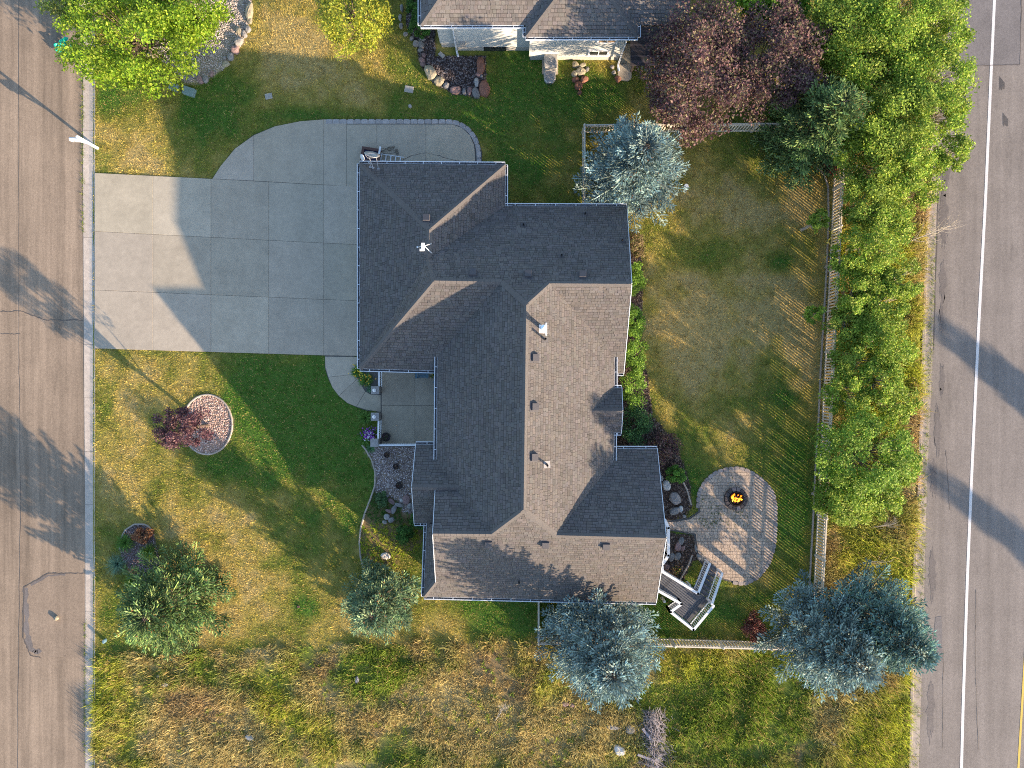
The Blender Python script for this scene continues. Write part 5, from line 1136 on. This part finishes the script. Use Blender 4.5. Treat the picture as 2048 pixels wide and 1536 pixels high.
# broad leaved weeds near the bottom edge and elsewhere
Q = []; K = []
px, py = grow('weeds', 16000)
k = rg.random(len(px)) < np.where((py > 1400) & (px > 560) & (px < 1400), .85, np.where(py > 1300, .35, .5)); px, py = px[k], py[k]
k = rg.random(len(px)) < .62; px, py = px[k], py[k]
for x_, y_ in zip(px, py):
    wx, wy = G(x_, y_); pal = [(.22, .24, .03), (.15, .19, .025), (.10, .15, .03)] if y_ > 1390 else [(.10, .16, .03), (.17, .20, .025)]
    q_, c_ = blade_tuft(wx, wy, int(rg.integers(6, 13)), rg.uniform(.12, .30), rg.uniform(.03, .06), rg, pal, .02, .03, (.5, 1.5), 2); Q.append(q_); K.append(c_)
link('broadleaf_weeds', poly_mesh('broadleaf_weeds', np.concatenate(Q), 4, np.concatenate(K), M['leaf']), label='broad leaved yellow green weeds scattered through the wild grass', cat='weeds', kind='stuff')
# weedy bed beside the waterfall rocks, moss on the patio, weeds in the street gutter
Q = []; K = []
x_, y_ = scatter(weed_bed, 30, rg)
for a, b in zip(x_, y_):
    wx, wy = G(a, b); y2 = b > 1045; pal = [(.22, .26, .02), (.13, .2, .02), (.25, .22, .05)] if y2 else [(.04, .09, .02), (.06, .12, .03)]
    q_, c_ = blade_tuft(wx, wy, 9, rg.uniform(.12, .26), .03, rg, pal, 0, .05, (.4, 1.4), 2); Q.append(q_); K.append(c_)
link('bed_weeds', poly_mesh('bed_weeds', np.concatenate(Q), 4, np.concatenate(K), M['leaf']), label='green and yellow weeds in the bed between kerb and waterfall rocks', cat='weeds', kind='stuff')
Q = []; K = []
for cx_, cy_, n_, s_ in [(1418, 1015, 30, 9), (1432, 1030, 30, 9), (1444, 1026, 14, 6), (1430, 1045, 20, 6), (1478, 1025, 30, 8), (1490, 1040, 10, 7), (1410, 1048, 16, 5), (1402, 1036, 14, 5), (1460, 962, 6, 3), (1405, 995, 8, 4), (1380, 1030, 14, 6), (1465, 1050, 10, 8)]:
    for _ in range(n_):
        wx, wy = G(rg.normal(cx_, s_), rg.normal(cy_, s_)); q_, c_ = blade_tuft(wx, wy, 5, .05, .02, rg, [(.10, .12, .04), (.16, .15, .06), (.05, .08, .02)], .045, .02, (.6, 1.4), 2); Q.append(q_); K.append(c_)
link('patio_moss', poly_mesh('patio_moss', np.concatenate(Q), 4, np.concatenate(K), M['leaf']), label='moss and weeds growing in joints round the fire pit', cat='moss', kind='stuff')
Q = []; K = []
for _ in range(900):
    b = rg.uniform(120, 1536); k = rg.random() < .5
    wx, wy = G(klx(b) + rg.normal(0, 1.2), b) if rg.random() < .55 and (b < 470 or b > 1240) else G(rgut(b) - rg.uniform(0, 10), b)
    q_, c_ = blade_tuft(wx, wy, 6, rg.uniform(.05, .16), .018, rg, [(.12, .17, .03), (.2, .2, .05), (.06, .10, .02)], STREET_Z, .04, (.5, 1.4), 2); Q.append(q_); K.append(c_)
link('gutter_weeds', poly_mesh('gutter_weeds', np.concatenate(Q), 4, np.concatenate(K), M['leaf']), label='small weeds rooted in the joint between asphalt and kerb', cat='weeds', kind='stuff')

# ------------------------------------------------------------------ trees
def conifer(px, py, h, R, pal, label, seed, group=None, tip=(.30, .12, .05), base_z=.15, name='spruce_tree', dens=1.0, cones=90, shape=.64, cat='tree'):
    rg = np.random.default_rng(seed); x, y = G(px, py); e = empty(name, (x, y, 0), label=label, cat=cat, group=group)
    b_ = MB(); b_.tube([(0, 0, -.1), (0, 0, h * .4), (0, 0, h * .97)], [.028 * h, .018 * h, .01], 8); b_.build('trunk', M['bark'], e)
    O = []; D = []; Ln = []; tipf = []; tone = []; limbs = MB()
    z = base_z; wi = 0
    while z < h * .985:
        t = z / h; L0 = R * (1 - t) ** shape * (1 if t > .08 else .85) + .10
        nb = max(5, int((6.0 + 4.0 * (1 - t)) * dens)); wi += 1; a0 = rg.uniform(0, 6.28)
        for k in range(nb):
            a = a0 + 2 * math.pi * k / nb + rg.normal(0, .16); L = L0 * rg.uniform(.72, 1.10); rise = .06 + .62 * t + rg.normal(0, .10); bt = rg.uniform(.62, 1.25); n_before = len(O)
            if L > .5: limbs.tube([(0, 0, z), (math.cos(a) * L * .85, math.sin(a) * L * .85, z + L * .85 * rise * .7)], [.02, .006], 3, cap=False)
            ns = max(2, int(L / .125)); s = (np.arange(ns) + .8) / ns; s = s[s > (.30 if t < .6 else .1)]
            for sk in s:
                r = L * sk; bx_, by_ = math.cos(a) * r, math.sin(a) * r; bz = z + r * rise * (.45 + .55 * sk) - .10 * math.sin(sk * 2.6) * L * (1 - t)
                wl = min(.48, (1 - sk) * L * .5 + .14) * rg.uniform(.8, 1.15)
                for sg in (-1, 1):
                    ta = a + sg * (.95 + rg.normal(0, .12)); m_ = max(1, int(wl / .13))
                    for j in range(m_):
                        q_ = (j + .5) / m_ * wl; O.append((bx_ + math.cos(ta) * q_, by_ + math.sin(ta) * q_, bz - q_ * .10 + rg.normal(0, .025))); ja = ta + rg.normal(0, .3) - sg * .15
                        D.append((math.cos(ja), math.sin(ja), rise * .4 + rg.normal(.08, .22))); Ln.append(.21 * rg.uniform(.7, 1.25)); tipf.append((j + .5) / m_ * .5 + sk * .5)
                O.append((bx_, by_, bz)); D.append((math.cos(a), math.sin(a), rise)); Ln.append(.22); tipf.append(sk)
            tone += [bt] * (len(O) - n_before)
        z += max(.14, .29 - .12 * t) * rg.uniform(.85, 1.15)
    O = np.array(O); D = np.array(D); D /= np.linalg.norm(D, axis=1)[:, None]; Ln = np.array(Ln)[:, None]; n = len(O)
    U = np.cross(D, np.array([0, 0, 1.])); U /= np.linalg.norm(U, axis=1)[:, None] + 1e-6; V = np.cross(U, D)
    wdt = .40 * Ln; mid = O + D * Ln * .35; end = O + D * Ln; Q = []
    Q.append(np.stack([O, mid + U * wdt * .5, end, mid - U * wdt * .5], 1)); Q.append(np.stack([O, mid + V * wdt * .5, end, mid - V * wdt * .5], 1))
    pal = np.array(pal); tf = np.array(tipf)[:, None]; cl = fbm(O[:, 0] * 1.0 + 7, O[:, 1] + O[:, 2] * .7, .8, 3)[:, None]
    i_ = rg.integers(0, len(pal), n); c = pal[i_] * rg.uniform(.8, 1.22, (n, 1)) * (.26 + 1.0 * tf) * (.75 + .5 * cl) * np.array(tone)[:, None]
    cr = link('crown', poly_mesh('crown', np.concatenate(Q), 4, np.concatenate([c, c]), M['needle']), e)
    limbs.build('limbs', M['bark'], e)
    if cones:
        k = np.where((tf[:, 0] > .55) & (O[:, 2] > h * .45))[0]
        if len(k):
            k = rg.choice(k, min(cones, len(k)), replace=False); b_ = MB()
            for i in k: p = O[i]; b_.tube([tuple(p + np.array([0, 0, .05])), tuple(p + np.array([.02, .01, -.06]))], [.012, .022], 5, tuple(np.array(tip) * rg.uniform(.7, 1.3)))
            b_.build('cones', M['mulch'], e, kind='stuff')
    return e
BLUE = [(.135, .190, .205), (.175, .235, .240), (.105, .148, .160), (.16, .205, .195), (.20, .26, .255)]
GREEN = [(.090, .145, .055), (.125, .190, .068), (.065, .110, .045), (.17, .215, .085), (.12, .165, .075)]
GRBL = [(.110, .160, .092), (.150, .205, .118), (.082, .125, .078), (.17, .21, .125)]
conifer(1253, 366, 6.6, 3.15, BLUE, 'blue spruce at the north east corner of the house', 11)
conifer(1192, 1252, 7.4, 3.6, BLUE, 'blue spruce leaning over the south eave and its fence', 12)
conifer(1597, 1232, 8.1, 3.8, BLUE, 'large blue spruce in the lower right corner of the garden fence', 13, base_z=1.9, shape=.8)
conifer(1676, 1197, 8.9, 3.4, [(.11, .175, .18), (.14, .215, .21), (.085, .135, .14), (.13, .20, .165)], 'tallest spruce with its tip reaching the right hand road', 14, base_z=2.2, shape=.85)
conifer(772, 1186, 4.5, 2.3, GRBL, 'grey green spruce on the front lawn below the weedy bed', 15)
conifer(372, 1186, 4.8, 3.2, GREEN, 'broad green spruce beside the small street bed', 16, shape=.6)
conifer(1590, 288, 6.4, 2.9, GREEN, 'green spruce by the upper right fence corner', 17, cones=140)

def broadleaf(px, py, hc, R, pal, label, seed, group=None, leaf=.11, nleaf=6000, nclump=46, name='tree', trunk=True, bark='bark', zr=None, cat='tree', clump=.34, low=.0, up=.55, stems=1, floor=.05):
    """px,py,hc: middle of the crown; R=(rx,ry,rz)"""
    rg = np.random.default_rng(seed); x, y, _ = P(px, py, hc); rx, ry, rz = R; e = empty(name, (x, y, 0), label=label, cat=cat, group=group)
    cl = []
    while len(cl) < nclump:
        v = rg.uniform(-1, 1, 3); r = np.linalg.norm(v)
        if r > 1 or r < .35: continue
        if v[2] < -.6: continue
        cl.append(v)
    cl = np.array(cl); cl = cl / np.linalg.norm(cl, axis=1)[:, None] * (np.linalg.norm(cl, axis=1)[:, None] ** .55) * rg.uniform(.72, 1.04, (nclump, 1))
    cen = cl * np.array([rx, ry, rz]) + np.array([0, 0, hc]); cen[:, 2] = np.maximum(cen[:, 2], .25)
    if trunk:
        b_ = MB()
        if stems == 1: b_.tube([(0, 0, -.1), (.05, .02, hc * .5), (0, 0, hc)], [.03 * hc + .03, .02 * hc + .02, .03], 8)
        else:
            for s_ in range(stems):
                a = s_ * 6.28 / stems; b_.tube([(.1 * math.cos(a), .1 * math.sin(a), -.1), (rx * .25 * math.cos(a), ry * .25 * math.sin(a), hc * .6), (rx * .4 * math.cos(a), ry * .4 * math.sin(a), hc)], [.05, .035, .02], 6)
        b_.build('trunk', M[bark], e); b_ = MB()
        for p in cen[:: 2 if nclump > 60 else 1]:
            m_ = np.array([0, 0, hc * rg.uniform(.35, .75)]); q_ = (p + m_) / 2 + np.array([0, 0, -.1]); b_.tube([tuple(m_), tuple(q_), tuple(p)], [.035, .022, .008], 4, cap=False)
        b_.build('limbs', M[bark], e)
    k = rg.integers(0, nclump, nleaf); cr_ = clump * (rx * ry) ** .5 * rg.uniform(.6, 1.1, nclump)
    off = rg.normal(0, 1, (nleaf, 3)); off /= np.linalg.norm(off, axis=1)[:, None]; off *= (rg.random((nleaf, 1)) ** .45) * cr_[k][:, None]; off[:, 2] *= .7
    pts = cen[k] + off; kk = pts[:, 2] > floor; pts = pts[kk]
    q_, c_ = leaf_cloud(pts, rg, leaf, pal, up=up); tone = rg.uniform(.72, 1.25, nclump)[k][kk][:, None]; c_ = c_ * tone * (1 + .12 * np.sin(np.arange(len(pts)) * 1.7))[:, None]
    link('crown', poly_mesh('crown', q_, 4, c_, M['leaf']), e)
    return e
LIME = [(.125, .205, .015), (.170, .245, .020), (.085, .155, .014), (.205, .250, .035)]
YEL = [(.27, .27, .035), (.20, .23, .03), (.33, .30, .05), (.15, .19, .03)]
ASP = [(.120, .200, .024), (.170, .245, .030), (.080, .145, .018), (.215, .265, .038), (.22, .25, .055)]
DKG = [(.06, .12, .025), (.085, .155, .03), (.045, .09, .02)]
PUR = [(.078, .036, .058), (.110, .056, .076), (.050, .025, .042), (.150, .095, .105), (.12, .105, .07)]
broadleaf(262, 66, 2.6, (4.2, 3.0, 2.3), LIME, 'big spreading lime green tree in the top left corner', 40, nleaf=26000, nclump=150, clump=.20, leaf=.13)
broadleaf(350, -5, 3.2, (2.9, 2.6, 2.2), LIME, 'lime green tree behind the pale gravel bed at the top edge', 41, nleaf=11000, nclump=70, clump=.26, leaf=.13)
broadleaf(135, 5, 2.6, (1.9, 1.0, 1.3), [(.15, .19, .06), (.20, .22, .08), (.12, .17, .03)], 'sparse olive branches reaching over the street at top left', 42, nleaf=3000, nclump=40, clump=.3, leaf=.12)
broadleaf(702, 22, 2.6, (2.0, 2.2, 1.8), YEL, 'yellow green tree on the lawn at the top edge', 43, nleaf=10000, nclump=60, clump=.28)
broadleaf(1395, 145, 4.2, (2.7, 3.7, 2.4), PUR, 'large purple leaved tree beside the neighbouring deck', 44, nleaf=27000, nclump=120, clump=.24, leaf=.12)
broadleaf(1538, 112, 4.0, (2.7, 2.9, 2.0), PUR, 'purple leaved tree nearer the roadside trees', 45, nleaf=20000, nclump=80, clump=.26, leaf=.12)
broadleaf(1540, -25, 4.0, (3.0, 1.3, 1.5), [(.11, .21, .02), (.15, .25, .03), (.08, .15, .02)], 'bright green tree behind the purple trees at the top edge', 46, nleaf=8000, nclump=50, leaf=.16)
broadleaf(367, 858, 2.9, (1.45, 1.3, 1.25), [(.075, .030, .055), (.105, .048, .075), (.05, .02, .038), (.15, .085, .11)], 'small purple leaved tree at the edge of the round gravel bed', 47, nleaf=5200, nclump=40, leaf=.10, clump=.3)
ga = 'aspens on the bank between fence and road'
AS = [(1650, 60, 3.4, 1.2, 'aspen squeezed between the purple trees and the wide aspens'), (1840, 100, 3.8, 1.7, 'dense aspen below the two topmost ones'), (1830, 370, 3.2, 1.2, 'aspen crown level with the red shrub in the fence corner'), (1800, 560, 2.6, 1.0, 'small aspen left of the brown verge grass'), (1715, 590, 2.4, 1.2, 'aspen over the fence beside the brown gap'), (1795, 810, 2.4, 1.0, 'small aspen right of the low one above the rounded tree'), (1745, 655, 2.0, 1.3, 'aspen between the midway aspen and the fence'), (1690, 520, 2.3, .8, 'small aspen touching the fence rail'), (1805, 930, 2.6, 1.0, 'aspen at the road side of the big rounded tree'),
      (1700, 50, 4.6, 1.9, 'aspen at the top edge nearest the purple trees'), (1790, 30, 5.0, 2.1, 'aspen at the top edge in the middle of the bank'), (1880, 50, 5.0, 1.5, 'aspen at the top edge leaning over the road'), (1690, 140, 3.6, 1.5, 'aspen just right of the second purple tree'),
      (1770, 130, 4.6, 2.1, 'wide aspen below the topmost ones'), (1865, 150, 4.8, 1.7, 'yellowish aspen overhanging the road shoulder'), (1800, 225, 4.6, 2.0, 'aspen right of the green spruce top'), (1885, 215, 5.0, 1.3, 'aspen bough reaching furthest toward the white line'), (1745, 250, 4.0, 1.6, 'dark aspen behind the green spruce'),
      (1745, 330, 3.6, 1.7, 'aspen just below the green spruce'), (1820, 310, 4.2, 1.6, 'aspen above the dry brown verge'), (1905, 300, 4.2, .9, 'thin aspen branch hanging out over the asphalt'), (1735, 405, 3.0, 1.4, 'aspen beside the upper fence panels'), (1790, 420, 3.0, 1.1, 'small aspen left of the brown verge'),
      (1750, 480, 3.2, 1.4, 'aspen left of the bare grey branches'), (1640, 440, 2.4, .55, 'lone sapling bough hanging inside the fence'), (1745, 560, 2.1, 1.1, 'low aspen beside the brown gap in the trees'), (1760, 610, 2.2, 1.4, 'aspen midway down the bank'), (1700, 640, 2.0, 1.1, 'aspen hiding the middle fence panels'),
      (1630, 628, 1.6, .5, 'small grey green shrub inside the fence'), (1770, 680, 2.3, 1.5, 'full aspen near the roadside kerb'), (1715, 720, 2.1, 1.3, 'aspen against the fence beside the long tree shadow'), (1690, 790, 2.4, 1.1, 'low aspen just above the big rounded tree'),
      (1760, 760, 2.6, 1.2, 'aspen above the yellow weeds'), (1700, 1010, 2.6, 1.3, 'aspen below the big rounded tree'), (1770, 1000, 2.6, .9, 'thin aspen by the bare twigs'), (1660, 1000, 2.2, .9, 'small aspen crown hanging over the fence')]
for k, (a, b, hc, r, lb) in enumerate(AS):
    broadleaf(a, b, hc, (r * 1.12, r * 1.12, r * .62), ASP if k % 3 else [(.12, .18, .030), (.155, .215, .034), (.20, .245, .04)], lb, 100 + k, ga, floor=1.25 if r > 1 else .6, nleaf=int(3500 * r * r + 500), nclump=int(18 + 15 * r), bark='paletwig', clump=.31, leaf=.10, stems=2 if r > 1 else 1)
broadleaf(1722, 910, 2.8, (2.75, 2.5, 2.0), [(.10, .18, .025), (.14, .22, .03), (.075, .14, .02), (.18, .24, .04)], 'big rounded bright green tree hanging over the right hand fence', 60, floor=1.2, nleaf=17000, nclump=110, clump=.22)
# shrubs
def shrub(px, py, w, d, h, pal, label, seed, n=3200, leaf=.085, name='shrub', group=None):
    return broadleaf(px, py, h * .55, (w / 62., d / 62., h * .5), pal, label, seed, group, leaf, n, 26, name, trunk=True, cat='shrub', clump=.42, stems=3)
BG = [(.11, .20, .03), (.16, .25, .04), (.08, .15, .03)]
for r in [(1272, 556, 26, 64, 1.1, BG, 'upper light green shrub against the back wall', 70), (1268, 640, 32, 60, 1.1, BG, 'second light green shrub against the back wall', 71), (1272, 712, 36, 66, 1.2, BG, 'third light green shrub level with the gable end', 72), (1266, 778, 48, 66, 1.2, BG, 'broad light green shrub beside the small dormer', 73),
          (1271, 850, 56, 66, 1.2, [(.04, .10, .04), (.06, .14, .06), (.03, .07, .03)], 'dark green shrub just below the dormer', 74), (1328, 892, 50, 50, 1.0, PUR, 'dark purple shrub at the corner above the gutter', 75), (1310, 930, 40, 40, .8, PUR, 'low purple shrub against the wing eave', 76), (1352, 951, 30, 28, .8, [(.07, .15, .03), (.10, .2, .04)], 'small round green shrub left of the patio', 77),
          (1272, 490, 30, 44, .7, [(.22, .15, .10), (.16, .11, .08), (.12, .12, .04)], 'brownish dry shrub below the blue spruce', 78), (1662, 330, 26, 40, .8, [(.10, .03, .03), (.14, .04, .04)], 'red leaved shrub in the upper fence corner', 79), (1506, 1256, 34, 50, .8, [(.10, .025, .03), (.14, .04, .045), (.2, .1, .08)], 'red leaved shrub beside the large blue spruce', 80),
          (286, 1070, 38, 24, .6, [(.12, .04, .03), (.20, .09, .05), (.3, .15, .1)], 'low red barberry at the head of the small street bed', 81), (843, 1042, 36, 30, .8, [(.03, .08, .02), (.05, .11, .03)], 'dark green shrub tucked under the porch gable', 82), (810, 1066, 34, 32, .7, [(.035, .09, .02), (.05, .12, .03)], 'dark green shrub right of the waterfall rocks', 83), (762, 1000, 18, 26, .45, [(.05, .10, .05), (.08, .13, .07)], 'grey green shrub left of the waterfall slabs', 84),
          (1620, 150, 26, 60, 1.2, DKG, 'dark green shrub behind the second purple tree', 85), (1240, 1215, 60, 30, .8, [(.10, .03, .03), (.15, .06, .05)], 'red shrub between house wall and south fence', 86)]:
    shrub(*r)
# junipers beside the neighbouring house
for k, (a, b, w, d, lb) in enumerate([(842, 52, 46, 40, 'dark juniper at the corner of the neighbouring house'), (832, 10, 36, 60, 'dark juniper running up beside the neighbouring roof')]):
    broadleaf(a, b, .8, (w / 71., d / 71., .6), [(.05, .12, .03), (.075, .16, .04), (.035, .085, .02)], lb, 90 + k, 'junipers by the neighbouring house', .08, 5200, 40, 'juniper', trunk=True, cat='shrub', clump=.3, stems=3)
# grassy perennials
def clump_plant(px, py, n, L, w, pal, label, seed, spread=.12, name='ornamental_grass', flowers=None):
    rg = np.random.default_rng(seed); x, y = G(px, py); q_, c_ = blade_tuft(0, 0, n, L, w, rg, pal, 0, spread, (.35, 1.25), 4)
    o = link(name, poly_mesh(name, q_, 4, c_, M['leaf']), loc=(x, y, 0), label=label, cat='plant')
    if flowers is not None:
        fc, nf_, fr, fh = flowers; p = np.c_[rg.normal(0, fr, (nf_, 2)), rg.uniform(fh * .7, fh * 1.1, nf_)]; q2, c2 = leaf_cloud(p, rg, .07, fc, up=2, aspect=.9); link('flowers', poly_mesh('flowers', q2, 4, c2, M['petal']), o)
clump_plant(252, 1085, 300, .62, .022, [(.07, .15, .03), (.10, .19, .04), (.04, .09, .02)], 'upright green grass clump left in the small street bed', 201)
clump_plant(300, 1104, 330, .60, .022, [(.08, .16, .03), (.16, .22, .04), (.05, .10, .02)], 'green grass clump right in the small street bed', 202)
clump_plant(236, 1128, 300, .70, .018, [(.11, .19, .17), (.14, .23, .20), (.08, .13, .12)], 'blue grey grass clump leaning toward the street', 203)
clump_plant(266, 1162, 260, .45, .022, [(.10, .20, .03), (.20, .27, .03), (.06, .12, .02)], 'bright green clump at the lower end of the small street bed', 204)
clump_plant(267, 1142, 120, .22, .03, [(.35, .17, .12), (.42, .25, .18), (.2, .12, .05)], 'low salmon coloured plant in the small street bed', 205)
clump_plant(716, 744, 200, .42, .03, [(.06, .13, .03), (.08, .17, .04)], 'green daylily clump with yellow flowers at the garage corner', 206, flowers=([(.75, .5, .02), (.8, .6, .05)], 26, .2, .4))
clump_plant(733, 760, 260, .46, .028, [(.07, .14, .04), (.10, .19, .05)], 'daylily clump with orange flowers beside the walk', 207, flowers=([(.75, .32, .02), (.8, .5, .05)], 26, .2, .42))
clump_plant(741, 778, 120, .22, .03, [(.12, .22, .18), (.08, .15, .12)], 'low silvery plant at the foot of the first pillar', 208)
clump_plant(731, 835, 260, .48, .026, [(.06, .13, .03), (.09, .17, .04)], 'green grass clump below the second pillar', 209)
clump_plant(729, 878, 220, .40, .026, [(.06, .14, .03), (.08, .17, .04)], 'green clump left of the third pillar', 210)
clump_plant(742, 897, 120, .25, .03, [(.10, .22, .12), (.07, .15, .08)], 'pale green clump below the third pillar', 211)
clump_plant(740, 868, 160, .34, .03, [(.05, .10, .03)], 'mound of purple and white flowers beside the third pillar', 212, flowers=([(.22, .03, .40), (.35, .06, .55), (.75, .72, .8), (.16, .02, .30)], 170, .17, .36), name='flower_mound')
clump_plant(1352, 1140, 80, .3, .02, [(.09, .14, .03), (.35, .2, .12)], 'small flowering plant by the deck corner', 213, flowers=([(.7, .55, .05), (.5, .15, .05)], 12, .15, .25))
# bare branches on the bank and dead twigs
def twigs(px, py, ang, L, n, label, seed, h=1.2):
    rg = np.random.default_rng(seed); x, y = G(px, py); e = MB(); a0 = math.radians(ang)
    e.tube([(0, 0, 0), (math.cos(a0) * L * .5, math.sin(a0) * L * .5, h * .7), (math.cos(a0) * L, math.sin(a0) * L, h)], [.03, .02, .006], 5)
    for k in range(n):
        t = rg.uniform(.2, 1); a = a0 + rg.normal(0, .55); l = L * rg.uniform(.25, .6) * (1.2 - t * .5); p = (math.cos(a0) * L * t, math.sin(a0) * L * t, h * t)
        e.tube([p, (p[0] + math.cos(a) * l * .5, p[1] + math.sin(a) * l * .5, p[2] + rg.uniform(0, .2)), (p[0] + math.cos(a + .2) * l, p[1] + math.sin(a + .2) * l, p[2] + rg.uniform(0, .4))], [.011, .008, .003], 4, cap=False)
    e.build('dead_branch', M['paletwig'], loc=(x, y, .05), label=label, cat='dead branch')
twigs(1795, 492, 22, 2.6, 34, 'bare pale branches reaching from the bank to the road edge', 1); twigs(1735, 1055, 15, 1.3, 26, 'bleached dead twigs below the big rounded tree', 2, .5)
twigs(1715, 1120, 0, 1.4, 14, 'long dead twigs near the top of the tallest spruce', 3, .4); twigs(200, 60, -30, 1.8, 26, 'dry straw coloured twigs sticking out of the top left tree', 4, 4.4)
twigs(990, 1440, 60, 1.1, 30, 'bleached twigs among the brown weeds at the bottom', 5, .35)
# brushwood pile
rg = np.random.default_rng(77); bp_ = empty('brushwood_pile', (*G(1302, 1465), 0), label='grey pile of cut brushwood and boards at the bottom of the lot', cat='brushwood')
b_ = MB()
for k in range(620):
    t = rg.random(); cy_ = 1.25 - 3.1 * t; cx_ = -.1 + .35 * t + rg.normal(0, .44); a = rg.normal(1.9, .7) if t < .6 else rg.normal(2.6, .8); L = rg.uniform(.3, 1.0)
    z = .08 + max(0, .55 - abs(cx_ - .1) * .8) * rg.random(); v = np.array([math.cos(a) * L / 2, math.sin(a) * L / 2, rg.normal(0, .08)]); p = np.array([cx_, cy_, z])
    b_.tube([tuple(p - v), tuple(p + np.array([rg.normal(0, .03), rg.normal(0, .03), .02])), tuple(p + v)], [.016, .012, .006], 4, tuple(np.array((.34, .30, .31)) * rg.uniform(.5, 1.3)), cap=False)
b_.build('twigs', M['mulch'], bp_, kind='stuff')
for k, (cx_, cy_, a, L) in enumerate([(-.35, -1.2, -.35, 1.0), (-.3, .1, -.9, .8), (.25, -1.3, .8, .7), (.1, -2.0, .9, .8), (-.1, -2.15, .8, .7), (.25, -2.2, .6, .8), (.0, -2.45, 1.0, .7), (.3, -2.6, .9, .7)]):
    b_ = MB(); b_.box((cx_, cy_, .42 - .02 * k), (L, .13, .035), a, (.30, .27, .29)); b_.build('board', M['mulch'], bp_)
# trees across the road, outside the picture, whose shadows fall on the asphalt
def far_tree(tipx, tipy, h, R, label, seed):
    L = h / math.tan(SUN_EL); bx_, by_ = G(tipx, tipy); n = math.hypot(.789, .614); bx_ += .789 / n * L; by_ -= .614 / n * L; pxx, pyy = to_px(bx_, by_)
    conifer(pxx, pyy, h, R, GREEN, label, seed, cones=0, dens=1.1)
far_tree(1862, 640, 8.0, 2.2, 'tall spruce beyond the right hand road casting the upper forked shadow', 301); far_tree(1935, 700, 7.2, 2.0, 'spruce beyond the right hand road beside the taller one', 302); far_tree(1848, 935, 8.5, 1.9, 'slender spruce beyond the right hand road casting the lower shadow', 303)
